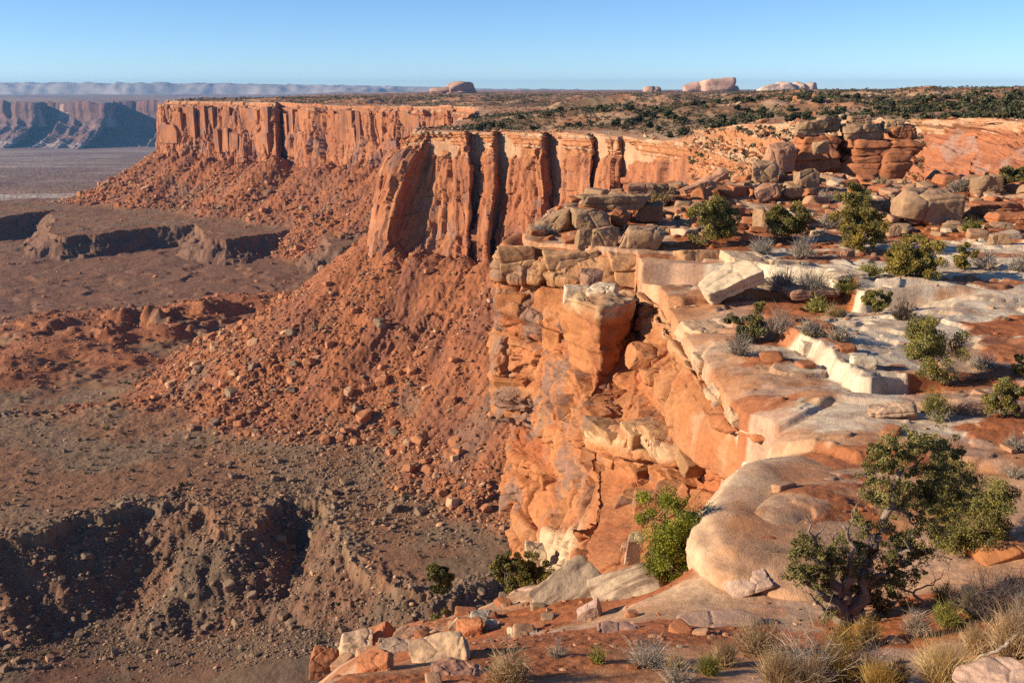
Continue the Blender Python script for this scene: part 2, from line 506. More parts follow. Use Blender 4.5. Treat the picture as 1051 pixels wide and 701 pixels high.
def build_near():
    X, Y = polar(-0.95, 0.95, 1000, 7.5, 140, 1250)
    Z = near_h(X, Y)
    q = sdf(Q, X, Y)
    soil = near_mask(near_soils, X, Y, 0.25, 1.3, 51)
    back = ss(74, 84, Y)
    soil = np.maximum(soil, back * ss(-0.15, 0.1, fbm(X / 5, Y / 5, oct=4, seed=61)))
    soil = np.maximum(soil, ss(0.26, 0.36, fbm(X / 4.5, Y / 3, oct=5, seed=62)) * ss(24, 28, Y) * 0.9)
    soil = np.maximum(soil, ss(-3.0, -1.0, -X) * ss(36, 30, Y) * ss(-0.1, 0.15, fbm(X / 2, Y / 2, oct=4, seed=63)) * ss(14, 10, -Z) )
    white = near_mask(near_white, X, Y, 0.5, 1.6, 52)
    Z = Z + soil * ss(0, 1, -q) * (0.022 * fbm(X / 0.14, Y / 0.14, oct=2, seed=71) + 0.02)
    base = mix(C(.45, .265, .155), C(.42, .195, .092), ss(-0.35, 0.35, fbm(X / 4, Y / 4, oct=5, seed=53)))
    base = mix(base, C(.43, .275, .19), 0.8 * ss(-0.05, 0.35, fbm(X / 2.6, Y / 2.6, oct=5, seed=54)))   # grey weathered skin
    nose = ss(4.5, 1.0, np.hypot(X - 5.2, Y - 25.5)) * ss(0.3, -0.2, fbm(X / 2, Y / 2, oct=4, seed=58))
    base = mix(base, PALE, 0.75 * nose)
    lv = shelf_level(X, Y); lk = np.floor(lv)
    bed = _h(lk.astype(np.int64), lk.astype(np.int64) * 0, lk.astype(np.int64) * 0, 4)
    base = mix(base, C(.50, .36, .235), 0.75 * ss(.45, .8, bed) * ss(30, 40, Y) * ss(-.4, .1, fbm(X / 3, Y / 3, oct=4, seed=59)))
    white = white * ss(-.70, -.25, fbm(X / 1.8, Y / 1.1, oct=5, seed=60) + .25 * (bed - .5))
    col = mix(base, mix(WHITE, C(.45, .33, .235), ss(-.1, .45, fbm(X / 2.5, Y / 1.5, oct=6, seed=55, gain=.62))), white * .92)
    pat = ss(0.25, 0.45, fbm(X / 1.3, Y / 1.3, oct=5, seed=56))
    col = mix(col, C(.36, .16, .085), 0.55 * pat * (1 - white * .6))
    col = mix(col, SOIL, soil)
    col = col * (1 + 0.12 * fbm(X / 0.35, Y / 0.35, oct=3, seed=57))[..., None]
    G = np.stack([X, Y, Z], -1)
    struct("ground", grid_me("ground", G, M_NEAR, col, keep=(q < 0.35)), "slickrock and red soil bench in the foreground", "ground")


# ------------------------------------------------------------------ near cliff: a net of measured points, filled in and weathered
def cr(p, t):
    """Catmull-Rom along axis 0 of p at fractional positions t."""
    n = len(p); i = np.clip(np.floor(t).astype(int), 0, n - 2); f = (t - i)[:, None, None] if p.ndim == 3 else (t - i)[:, None]
    a = p[np.clip(i - 1, 0, n - 1)]; b = p[i]; c = p[i + 1]; d = p[np.clip(i + 2, 0, n - 1)]
    return 0.5 * (2 * b + (c - a) * f + (2 * a - 5 * b + 4 * c - d) * f ** 2 + (3 * b - a - 3 * c + d) * f ** 3)


def net_fill(cols, ns, nt, smooth_cols=0.5):
    """cols: list of columns of points -> dense grid (nt, ns, 3) plus the column and row parameters."""
    A = np.array(cols, float)                      # (nc, nr, 3)
    nc, nr = A.shape[:2]
    L = np.linalg.norm(np.diff(A, axis=0), axis=2).mean(1) + 0.15
    cs = np.concatenate([[0], np.cumsum(L)]); tu = np.interp(np.linspace(0, cs[-1], ns), cs, np.arange(nc))
    L2 = np.linalg.norm(np.diff(A, axis=1), axis=2).mean(0)
    cs2 = np.concatenate([[0], np.cumsum(L2)]); tv = np.interp(np.linspace(0, cs2[-1], nt), cs2, np.arange(nr))
    B = cr(A.transpose(1, 0, 2), tv)               # rows filled (nt, nc, 3)
    i = np.clip(np.floor(tu).astype(int), 0, nc - 2); f = (tu - i)[None, :, None]
    lin = B[:, i] * (1 - f) + B[:, i + 1] * f
    if smooth_cols > 0:
        lin = lin * (1 - smooth_cols) + cr(B.transpose(1, 0, 2), tu).transpose(1, 0, 2) * smooth_cols
    return lin, np.broadcast_to(tu[None], lin.shape[:2]), np.broadcast_to(tv[:, None], lin.shape[:2])


SLOPE = {}


def bricks(sx, z, thick, width, seed):
    """Beds cut by upright joints: distance to the nearest crack, a value per block, rounding 0..1 across a bed."""
    rs = np.random.RandomState(seed); b = [-130.0]
    while b[-1] < 12: b.append(b[-1] + thick * rs.choice([.35, .6, 1, 1.5, 2.1], p=[.2, .25, .25, .2, .1]))
    b = np.array(b); i = np.clip(np.searchsorted(b, z) - 1, 0, len(b) - 2)
    wd = width * rs.uniform(.5, 1.7, len(b))[i]; off = rs.uniform(0, 50, len(b))[i]
    t = (sx + off) / wd; t = t + .28 * np.sin(t * 2.3 + off); k = np.floor(t); f = t - k
    idv = _h(i.astype(np.int64), k.astype(np.int64), k.astype(np.int64) * 0, seed)
    e = np.minimum(z - b[i], b[i + 1] - z); ev = np.minimum(f, 1 - f) * wd
    th = (b[i + 1] - b[i])
    rnd = np.sqrt(np.clip(e / (0.30 * th), 0, 1)) * np.sqrt(np.clip(ev / .5, 0, 1))
    return np.minimum(e, ev), idv, rnd, rs.uniform(-1, 1, len(b))[i]


def outward(G, ref):
    n = normals(G)
    s = np.sign(((ref - G) * n).sum(2).mean())
    return n * s


near_cols = [
    [np.array(q, float) for q in [(16.5, 115, -11.5), (15, 120, -14), (14.5, 121, -15), (14, 123, -20), (14, 124, -26), (14, 125, -30), (14, 127, -36), (14, 128, -44), (14, 129, -60), (14, 131, -90)]],
    [np.array(q, float) for q in [(5.8, 95, -12), (4.2, 95, -14), (3.8, 95, -15), (3.2, 95, -20), (3.2, 95, -26), (3.4, 95, -30), (3.4, 95, -36), (3.4, 95, -44), (3.4, 95, -60), (3.4, 96, -90)]],
    [np.array(q, float) for q in [(-0.2, 80, -11.4), (-.7, 80, -14), (-.5, 80, -15), (-1, 80, -20), (-1, 80, -25), (-.5, 80, -28), (0, 79, -34), (.2, 79, -42), (.5, 78, -60), (1, 78, -90)]],
] + [px_pts(c) for c in [
    [(516, 250, 76), (510, 283, 75.2), (513, 292, 75.6), (507, 335, 74.5), (507, 390, 74.3), (515, 425, 75), (521, 470, 74.5), (522, 520, 74), (532, 575, 73), (540, 680, 72)],
    [(548, 251, 75), (543, 283, 73.6), (547, 292, 74.4), (541, 335, 72.2), (543, 392, 71.6), (549, 425, 72.5), (553, 470, 71), (556, 520, 69), (556, 570, 61), (556, 660, 52)],
    [(590, 256, 73.5), (584, 288, 71.3), (586, 297, 72), (578, 335, 68.5), (572, 395, 66.5), (577, 430, 62), (580, 470, 60), (586, 520, 54), (575, 562, 46), (565, 630, 40)],
    [(622, 259, 72.3), (620, 290, 70.5), (603, 312, 67.5), (606, 345, 65), (610, 385, 61.5), (602, 415, 57), (603, 447, 53), (612, 485, 51.5), (612, 527, 46), (590, 600, 36.5)],
    [(632, 260, 72.2), (632, 292, 70.6), (626, 314, 67.8), (628, 345, 66), (624, 386, 62.2), (608, 415, 57), (609, 447, 52.8), (616, 485, 51.3), (615, 527, 45.8), (594, 600, 36.3)],
    [(650, 262, 71.9), (654, 296, 71), (651, 312, 66.8), (648, 345, 65.5), (636, 384, 62), (638, 417, 56), (640, 454, 50.2), (648, 488, 48.8), (645, 538, 42.5), (620, 603, 34)],
    [(656, 264, 71.7), (658, 297, 71.2), (659, 312, 69.5), (659, 342, 68), (652, 380, 62), (648, 415, 55.3), (650, 456, 49.8), (656, 490, 48.2), (650, 540, 42), (626, 604, 33.8)],
    [(664, 306, 65.5), (665, 312, 65), (666, 320, 64.4), (665, 346, 62.2), (662, 378, 58), (662, 415, 53.5), (664, 458, 48.4), (676, 494, 46.4), (664, 543, 40.6), (640, 604, 33.3)],
    [(680, 311, 62.9), (681, 316, 62.6), (682, 323, 62.2), (681, 346, 60.2), (674, 376, 56), (674, 415, 51.5), (676, 462, 47.3), (690, 499, 44.8), (674, 545, 39.2), (652, 605, 32.7)],
    [(700, 342, 54.6), (700, 351, 54.2), (699, 360, 53.8), (697, 373, 52.6), (693, 392, 50.8), (687, 424, 48.8), (687, 464, 46), (702, 500, 43.8), (686, 548, 37.8), (664, 605, 32)],
    [(722, 375, 46.6), (716, 383, 46.2), (711, 392, 46), (706, 406, 45.5), (701, 422, 45.2), (699, 442, 44.8), (700, 470, 44), (714, 504, 42.6), (697, 552, 36.6), (680, 605, 31)],
    [(740, 402, 42.9), (742, 411, 42.3), (741, 421, 42), (740, 434, 41.7), (739, 449, 41.4), (738, 465, 41.1), (742, 486, 40.6), (750, 515, 39.4), (730, 560, 34), (700, 605, 30)],
    [(760, 428, 39.6), (764, 436, 39.4), (766, 445, 39.2), (768, 455, 39), (770, 466, 38.8), (772, 477, 38.6), (775, 492, 38), (780, 520, 37), (760, 570, 33), (720, 610, 30)],
    [(795, 438, 37.6), (800, 447, 37.4), (803, 456, 37.2), (806, 466, 37), (809, 477, 36.8), (812, 488, 36.6), (816, 500, 36.3), (820, 520, 36), (800, 570, 33), (760, 610, 30)],
]]


def build_near_cliff():
    inward = [(-.2, -1)] * 1 + [(.6, -.8), (1, -.2)] + [(1, .3), (.9, .5), (.6, .8), (.5, .9), (.5, .9), (.6, .8), (.7, .7)] + [(.8, .6)] * 7
    cols = [[c[0] + np.array([i[0], i[1], 0]) * 1.6 / math.hypot(*i) - np.array([0, 0, .06])] + list(c) for c, i in zip(near_cols, inward)]
    for k, c in enumerate(cols):
        if True:
            e = (c[0] - c[1]) * np.array([1, 1, 0])
            p = c[1] + e * np.linspace(.2, 2.0, 10)[:, None]
            hh = near_h(p[:, 0], p[:, 1]); okq = sdf(Q, p[:, 0], p[:, 1]) < -.12
            zh = float(hh[okq].min()) if okq.any() else c[1][2] - 1.2
            c[1] = c[1].copy(); dz = min(0.0, zh - (.15 if 5 <= k <= 9 else (.95 if k >= 11 else .3)) - c[1][2]); c[1][2] += dz
            for j in range(2, 5):
                c[j] = c[j] + np.array([0, 0, dz * (5 - j) / 4])
            c[0][2] = c[1][2] - .35
    G, U, T = net_fill(cols, 1150, 800, 0.55)
    T = T - 1
    # keep the top row in step with the bench edge
    nrm = outward(G, np.array([-8.0, 20.0, -5.0]))
    x, y, z = G[..., 0], G[..., 1], G[..., 2]
    steep = 1 - np.abs(nrm[..., 2])
    zz = z + 0.35 * fbm(x / 6, y / 6, z / 6, oct=3, seed=101)
    so, sr, sc = strata(zz)
    s2, r2, c2 = strata(zz * 2.3 + 30)
    wall = ss(0.15, 0.6, steep)
    edge = ss(0.0, 0.25, T) * ss(0, 0.3, 15.9 - U)
    smoothface = ss(12.2, 13.2, U) * ss(0.5, 1.0, T) * ss(6.6, 5.6, T)      # the smooth orange wall of the alcove
    rug = (1 - 0.85 * smoothface) * (1 - 0.3 * ss(6.7, 7.3, T) * ss(6.5, 8.0, U))
    # along-face coordinate for joints
    sx = 0.93 * y - 0.37 * x + 0.35 * fbm(x / 4, y / 4, z / 4, oct=3, seed=111)
    zb = zz + 0.25 * fbm(x / 2.5, y / 2.5, z / 2.5, oct=3, seed=113)
    e1, i1, r1, b1 = bricks(sx + .5 * fbm(x / 3, y / 3, z / 3, oct=3, seed=114), zb, 2.4, 4.6, 7)
    e2, i2, r2b, b2 = bricks(sx + .3 * fbm(x / 2, y / 2, z / 2, oct=3, seed=115), zb + 3, 0.62, 1.7, 8)
    zone2 = ss(-.1, .2, fbm(x / 6, y / 6, z / 4, oct=3, seed=116))
    c1 = chips(sx / 2.1 + .15 * fbm(x, y, z, oct=2, seed=117), zb / 1.25, 61); c2 = chips(sx / 0.75, zb / 0.42, 62)
    disp = wall * rug * (0.62 * b1 + 0.5 * (i1 - .5) + 0.40 * (r1 - 1) - 0.42 * np.exp(-e1 / .11) + 0.55 * c1 * (1 - .5 * zone2) + 0.20 * c2)
    disp = disp + wall * rug * zone2 * (0.24 * b2 + 0.16 * (i2 - .5) + .16 * (r2b - 1))
    disp = disp + rug * (1 - wall) * (0.25 * (i1 - .5) - .12 * np.exp(-e1 / .06) + (.35 * c1 + .12 * c2) * ss(7.6, 6.8, T))
    disp = disp + 0.42 * fbm(x / 5, y / 5, z / 5, oct=4, seed=121) * (0.35 + 0.65 * rug) + 0.13 * fbm(x / 0.9, y / 0.9, z / 0.6, oct=5, seed=122, gain=.6) * (0.25 + 0.75 * rug)
    # bulging pale band with upright cracks, below the debris shelf
    band = ss(5.62, 5.8, T) * ss(6.55, 6.3, T) * ss(6.3, 7.0, U) * ss(12.9, 12.0, U)
    cr_w, _ = cells(U * 1.6 + 0.12 * fbm(x, y, z, oct=2, seed=131), np.zeros_like(U) + 0.5, seed=12)
    disp = disp + band * (0.75 * np.sqrt(np.clip(1 - ((T - 6.08) / 0.42) ** 2, 0, 1)) - 0.5 * np.exp(-cr_w / 0.05))
    G2 = G + nrm * (disp * edge)[..., None]
    # colour: each bed its own shade, desert varnish, pale caps
    col = mix(ORANGE, C(.40, .150, .063), ss(-.3, .4, fbm(x / 3, y / 3, z / 3, oct=4, seed=141)))
    col = mix(col, TAN, np.clip(0.45 * b1 * wall + 0.12, 0, 0.55) * ss(-.3, .2, fbm(x / 2, y / 2, z / 1.2, oct=4, seed=148)))
    col = mix(col, DEEP, np.clip(-0.8 * b1, 0, .6) * wall)
    cap = ss(0.15, 0.3, T) * ss(1.15, 0.95, T) * ss(13.5, 12.5, U)
    col = mix(col, C(.42, .24, .12), 0.8 * cap)
    lips = ss(1.9, 2.0, T) * ss(2.35, 2.2, T) * ss(5.5, 6.2, U) * ss(12.5, 11.5, U)
    col = mix(col, PALE, 0.75 * lips * ss(-.3, .2, fbm(x / 2, y / 2, z / 2, oct=3, seed=142)))
    bandc = ss(5.7, 5.85, T) * ss(6.25, 6.1, T) * ss(6.3, 6.8, U) * ss(12.9, 12.2, U)
    col = mix(col, C(.55, .36, .20), 0.85 * bandc * ss(-.5, 0, fbm(x / 2, y / 2, z / 2, oct=3, seed=143)))
    vz = ss(0.02, 0.22, fbm(x / 2.2, y / 2.2, z / 3.5, oct=5, seed=144))
    vreg = np.maximum(ss(6.2, 5.0, U) * ss(2.0, 2.3, T) * ss(8.0, 7.0, T), ss(6.1, 6.3, T) * ss(7.0, 6.7, T) * ss(9.5, 10.5, U) * ss(13, 12, U))
    vreg = np.maximum(vreg, 0.8 * ss(5.6, 5.0, U) * ss(0.4, 0.6, T) * ss(1.1, 1.0, T))
    col = mix(col, C(.215, .135, .105), 0.8 * vz * vreg)
    whiteface = ss(14.55, 14.75, U) * ss(0.25, 0.5, T + .25 * fbm(x / .8, y / .8, z / .8, oct=3, seed=145)) * ss(6.9, 6.4, T)
    col = mix(col, C(.68, .545, .40), 0.92 * whiteface)
    smw = smoothface * ss(0.15, 0.5, fbm(x / 1.0, y / 1.0, z / 2.5, oct=5, seed=146)) * .5
    col = mix(col, PALE, smw)
    pale_foot = ss(7.55, 7.8, T) * ss(5.8, 5.0, U) * ss(3.6, 4.3, U) * ss(9, 8.7, T)
    col = mix(col, C(.60, .45, .28), 0.8 * pale_foot)
    debris = ss(0.62, 0.85, nrm[..., 2]) * ss(0.0, .3, fbm(x / 1.5, y / 1.5, oct=4, seed=147))
    col = mix(col, SOIL * 1.15, 0.6 * debris)
    SLOPE["near"] = (G2, U, T, nrm)
    struct("cliff", grid_me("cliff", G2, M_CLIFF, col), "orange layered sandstone cliff dropping from the near bench", "cliff")


# ------------------------------------------------------------------ walls of the canyon rim
def sawtooth(s, wmin, wmax, depth, seed):
    """Columns of a jointed wall: each steps back sharply on its right side."""
    rs = np.random.RandomState(seed)
    e = [float(np.min(s)) - wmax]
    while e[-1] < np.max(s) + wmax:
        e.append(e[-1] + rs.uniform(wmin, wmax))
    e = np.array(e); amp = rs.uniform(0.1, 1, len(e)) ** 1.6 * depth; base = rs.uniform(-.5, .5, len(e)) * depth * .6
    i = np.clip(np.searchsorted(e, s) - 1, 0, len(e) - 2)
    f = (s - e[i]) / (e[i + 1] - e[i])
    return base[i] + amp[i] * (ss(0.0, 0.25, f) * 0.6 + 0.4 * f) - amp[i] * ss(0.9, 1.0, f) * .8, np.minimum(f, 1 - f) * (e[i + 1] - e[i])


mid_cols = [px_pts(c) for c in [
    [(480, 128, 900), (480, 134, 898), (478, 150, 897), (476, 180, 896), (474, 200, 895), (474, 240, 890)],
    [(462, 130, 720), (458, 142, 718), (450, 160, 716), (444, 190, 712), (440, 215, 710), (440, 270, 700)],
    [(436, 131, 640), (422, 148, 642), (402, 168, 640), (394, 200, 640), (388, 230, 638), (382, 275, 635)],
    [(430, 133, 602), (411, 149, 600), (393, 167, 598), (387, 198, 595), (381, 232, 593), (375, 275, 590)],
    [(437, 133, 600), (433, 149, 595), (420, 168, 589), (409, 200, 584), (402, 232, 580), (394, 275, 577)],
    [(440, 133, 599), (440, 149, 598), (427, 170, 596), (417, 202, 592), (410, 234, 586), (402, 275, 580)],
    [(446, 135, 597), (449, 152, 596), (445, 180, 595), (438, 205, 592), (434, 235, 586), (426, 275, 579)],
    [(470, 136, 588), (472, 152, 584), (473, 180, 580), (475, 215, 576), (476, 250, 571), (476, 285, 566)],
    [(477, 136, 585), (480, 152, 580), (482, 185, 576), (481, 220, 573), (479, 255, 568), (478, 290, 563)],
    [(481, 135, 590), (489, 152, 602), (492, 185, 595), (489, 220, 592), (486, 255, 586), (486, 290, 581)],
    [(494, 135, 586), (494, 152, 583), (495, 185, 578), (492, 220, 575), (489, 255, 570), (489, 290, 565)],
    [(506, 135, 580), (507, 152, 577), (507, 185, 571), (503, 220, 568), (500, 255, 564), (500, 290, 559)],
    [(511, 135, 584), (518, 152, 605), (518, 185, 598), (513, 220, 592), (509, 255, 585), (509, 290, 580)],
    [(525, 135, 576), (524, 152, 573), (523, 185, 569), (518, 220, 566), (514, 255, 562), (514, 290, 557)],
    [(556, 136, 560), (556, 152, 556), (557, 185, 552), (559, 218, 548), (559, 255, 544), (559, 295, 539)],
    [(562, 135.5, 566), (571, 152, 589), (573, 185, 583), (573, 220, 577), (573, 255, 572), (573, 295, 567)],
    [(577, 136, 556), (577, 152, 552), (577, 185, 548), (575, 220, 544), (573, 255, 540), (573, 295, 535)],
    [(602, 138, 541), (608, 150, 535), (606, 182, 529), (605, 220, 526), (605, 255, 522), (605, 295, 517)],
    [(606, 138, 545), (618, 152, 552), (609, 184, 542), (607, 220, 532), (607, 255, 526), (607, 295, 520)],
    [(621, 140, 530), (622, 152, 526), (614, 184, 524), (612, 220, 520), (612, 255, 516), (612, 295, 511)],
    [(634, 142, 522), (636, 154, 520), (636, 180, 516), (636, 220, 511), (636, 255, 506), (636, 295, 501)],
    [(639, 142, 524), (645, 160, 530), (640, 182, 522), (640, 220, 513), (640, 255, 507), (640, 295, 502)],
    [(652, 143, 512), (652, 158, 508), (650, 185, 503), (650, 220, 499), (650, 255, 495), (650, 295, 490)],
    [(690, 146, 481), (690, 158, 475), (690, 180, 469), (690, 215, 464), (690, 255, 459), (690, 295, 455)],
    [(742, 130, 447), (740, 140, 436), (738, 152, 420), (738, 170, 400), (738, 195, 388), (738, 260, 380)],
    [(800, 127, 400), (800, 138, 388), (800, 150, 370), (800, 165, 345), (800, 190, 325), (800, 240, 315)],
    [(862, 124, 350), (862, 134, 338), (862, 150, 320), (862, 170, 300), (862, 195, 285), (862, 240, 275)],
    [(925, 125, 305), (925, 132, 300), (925, 150, 287), (925, 178, 266), (925, 205, 250), (925, 240, 242)],
    [(985, 122, 262), (985, 130, 260), (985, 150, 254), (985, 178, 244), (985, 208, 232), (985, 240, 226)],
    [(1015, 122, 250), (1012, 132, 252), (1005, 150, 250), (1000, 178, 240), (1005, 208, 228), (1005, 240, 222)],
    [(1060, 124, 232), (1060, 134, 226), (1045, 150, 220), (1030, 175, 215), (1025, 205, 210), (1025, 240, 205)],
    [(1150, 130, 205), (1150, 140, 202), (1150, 160, 198), (1150, 185, 194), (1150, 210, 190), (1150, 240, 186)],
]]


def wall_tint(x, y, z, s, T, seed, f=1.0):
    """Wingate wall: tan orange with long purple-brown varnish streaks and fresh pale scars."""
    col = mix(C(.33, .125, .060), C(.37, .155, .076), ss(-.3, .3, fbm(s / (14 * f), z / (26 * f), oct=4, seed=seed)))
    st = 0.8 * fbm(s / (5.5 * f), z / (17 * f), oct=5, seed=seed + 1, gain=.6) + 0.7 * fbm(s / (19 * f), z / (30 * f), oct=4, seed=seed + 2)
    col = mix(col, C(.185, .082, .060), 0.72 * ss(0.08, 0.42, st))
    col = mix(col, C(.20, .135, .125), 0.6 * ss(0.22, 0.45, fbm(s / (9 * f), z / (13 * f), oct=5, seed=seed + 3)))
    col = mix(col, C(.42, .19, .095), 0.35 * ss(0.2, 0.4, fbm(s / (8 * f), z / (11 * f), oct=4, seed=seed + 4)))
    return col


def build_mid_cliff():
    G, U, T = net_fill(mid_cols, 1500, 420, 0.0)
    nrm = outward(G, np.array([-200.0, 100.0, -40.0]))
    x, y, z = G[..., 0], G[..., 1], G[..., 2]
    s = np.cumsum(np.linalg.norm(np.diff(G[200, :, :], axis=0, prepend=G[200, :1, :]), axis=1))[None] + 0 * z
    s = s + 1.5 * fbm(x / 20, y / 20, z / 20, oct=3, seed=201)
    t1, e1 = sawtooth(s, 3.0, 11.0, 2.6, 11)
    t2, e2 = sawtooth(s + 0.1 * z, 1.2, 3.6, 0.7, 12)
    so, sr, sc = strata(z * 0.35 - 4)
    s3, r3, c3 = strata(z * 1.1 + 1.5 * 0)
    lay = np.maximum(ss(1.5, 1.15, T), ss(23.1, 23.9, U) * ss(5, 4.2, T))     # bedded cap and the ledgy right part
    lay = lay * (1 - 0.7 * ss(26.6, 27.3, U) * ss(1.0, 1.4, T))
    wall = ss(0.7, 1.2, T) * (1 - ss(23.1, 23.9, U) * 0.85)
    base = ss(0.55, 0.8, nrm[..., 2])
    capb, capid = cells(s / 5.5, z / 3.0, seed=33)
    disp = wall * (t1 * .3 + t2 * .45 + 1.9 * (bricks(s, z + .25 * s, 16.0, 8.0, 52)[1] - .5)) + ss(1.5, 1.2, T) * (2.2 * (capid - .6) - .8 * np.exp(-capb / .06)) + lay * (2.6 * so * sr + 1.5 * s3 * r3 - 1.2 * (1 - sr))
    bw, bid = cells(s / 9 + .3 * vnoise(x / 9, z / 9, seed=5), z / 22 + 0.4 * fbm(x / 20, y / 20, oct=2, seed=202), seed=31)
    disp = disp + wall * (2.0 * (bid - .5) - 0.7 * np.exp(-bw / 0.03))
    lw = ss(23.1, 23.9, U)
    lb, lid = cells(s / 11.0, z / 2.2 + .5 * vnoise(x / 14, y / 14, seed=37), seed=36)
    disp = disp + lw * (1.8 * (lid - .5) - .8 * np.exp(-lb / .05)) * (1 - .6 * ss(26.6, 27.3, U)) + lw * 1.6 * fbm(x / 26, y / 26, z / 7, oct=4, seed=204)
    disp = disp + wall * (3.4 * chips(s / 8.5, z / 30 + .2 * vnoise(x / 9, z / 9, seed=9), 63, 1.3) + 1.1 * chips(s / 2.8, z / 7.5, 64, 1.2)) + lw * 1.2 * chips(s / 5, z / 2.2, 65, 1.2)
    disp = disp + 0.8 * fbm(x / 14, y / 14, z / 14, oct=5, seed=203)
    crack, cid = cells(s / 7, z / 30 + .2 * vnoise(x / 12, z / 12, seed=6), seed=35)
    disp = disp + wall * (1.6 * (cid - .5) - .5 * np.exp(-crack / .04))
    disp = disp * ss(0, 0.06, T)
    G2 = G + nrm * disp[..., None]
    G2[..., 2] = G2[..., 2] + 0.7 * fbm(s / 6, T * 0, oct=3, seed=207) * ss(.3, 0, T)
    col = wall_tint(x, y, z, s, T, 211)
    capc = mix(C(.44, .20, .095), C(.50, .33, .21), ss(0, .7, sc) * ss(-.4, .3, fbm(x / 15, y / 15, oct=3, seed=212)))
    col = mix(col, capc, np.clip(lay, 0, 1) * 0.9)
    rim = ss(23.2, 24, U) * ss(28, 26.4, U) * ss(1.05, 0.85, T)
    col = mix(col, PALE * .95, 0.75 * rim * ss(-.3, .1, fbm(s / 12, z / 3, oct=3, seed=213)))
    right = ss(26.2, 27.2, U) * ss(1.05, 1.3, T)
    rc = mix(C(.36, .138, .068), C(.27, .10, .052), ss(-.1, .3, fbm(s / 9, z / 2.2, oct=5, seed=214)))
    rc = mix(rc, C(.30, .21, .18), .7 * ss(.15, .35, fbm(s / 10, z / 5, oct=4, seed=215)))
    col = mix(col, rc, 0.85 * right)
    SLOPE["pts"] = G2[:, :, :].reshape(-1, 3)[(U.ravel() > 23.35) & (U.ravel() < 27.4) & (T.ravel() > .15) & (T.ravel() < 4.6) & (np.abs(nrm[..., 2].ravel()) > np.where(U.ravel() > 26.5, .35, 0))]
    SLOPE["mid"] = (G2, U, T, nrm)
    struct("cliff", grid_me("cliff", G2, M_MID, col), "tall jointed sandstone wall with dark clefts under the mesa rim", "cliff")


prom_rim = [(205, 102.5, 2300), (183, 103, 1900), (174, 104, 1640), (173, 104.5, 1590), (200, 105, 1560), (232, 105.5, 1535), (262, 106, 1500), (283, 107, 1465), (285, 106.8, 1520), (306, 108, 1455), (340, 109.5, 1395), (380, 110, 1340), (420, 110, 1300), (470, 110.5, 1250), (490, 112, 1120), (486, 118, 960)]
prom_base = [(205, 150, 2290), (180, 152, 1890), (168, 153, 1640), (167, 155, 1575), (198, 158, 1540), (232, 161, 1508), (262, 163, 1470), (284, 163, 1432), (287, 164, 1490), (307, 164, 1428), (340, 165, 1368), (380, 166, 1312), (420, 167, 1272), (470, 168, 1220), (488, 172, 1100), (478, 180, 950)]


def build_prom_cliff():
    cols = []
    for a, b in zip(prom_rim, prom_base):
        A, B = P(*a), P(*b)
        D = B + (B - A) * np.array([.1, .1, 0.16])
        k = lambda t, w: A * (1 - t) + B * t + np.array([0, 0, 0])
        m1 = k(.14, 0); m1[:2] = A[:2] + (B - A)[:2] * .45
        m2 = k(.5, 0); m2[:2] = A[:2] + (B - A)[:2] * .7
        cols.append([A, m1, m2, B, D])
    G, U, T = net_fill(cols, 1700, 170, 0.0)
    nrm = outward(G, np.array([-800.0, 300.0, -60.0]))
    x, y, z = G[..., 0], G[..., 1], G[..., 2]
    s = np.cumsum(np.linalg.norm(np.diff(G[80, :, :], axis=0, prepend=G[80, :1, :]), axis=1))[None] + 0 * z
    s = s + 3 * fbm(x / 40, y / 40, z / 40, oct=3, seed=301)
    t0, e0 = sawtooth(s, 26, 130, 13.0, 23)
    t1, e1 = sawtooth(s, 7, 36, 2.6, 21)
    pb, pid = cells(s / 17, z / 34 + .3 * vnoise(x / 30, z / 30, seed=8), seed=39)
    t2, e2 = sawtooth(s + .1 * z, 2.5, 7, 1.8, 22)
    so, sr, sc = strata(z * 0.25 - 3)
    lay = ss(1.1, 0.8, T); wall = ss(0.6, 1.0, T)
    disp = (0.35 + .65 * wall) * (t0 + t1) + wall * t2 + lay * (3.6 * so * sr) + wall * (4.5 * (pid - .5) - 2.2 * np.exp(-pb / .035)) + ss(1.3, 1.0, T) * 3.0 * (bricks(s, z, 6.0, 16.0, 51)[1] - .6) + wall * (5.0 * chips(s / 15, z / 30 + .2 * vnoise(x / 20, z / 20, seed=9), 66, 1.4) + 2.2 * chips(s / 5.5, z / 9, 67, 1.2)) + 2.2 * fbm(x / 30, y / 30, z / 40, oct=5, seed=303)
    G2 = G + nrm * (disp * ss(0, 0.05, T))[..., None]
    G2[..., 2] += 1.6 * fbm(s / 12, T * 0, oct=3, seed=307) * ss(.3, 0, T)
    col = wall_tint(x, y, z, s, T, 311, 1.7)
    col = mix(col, mix(C(.40, .17, .085), C(.46, .27, .16), ss(0, .6, sc)), 0.9 * lay)
    SLOPE["prom"] = (G2, U, T, nrm)
    struct("cliff", grid_me("cliff", G2, M_PROM, col), "long fluted sandstone wall of the promontory across the canyon", "cliff")


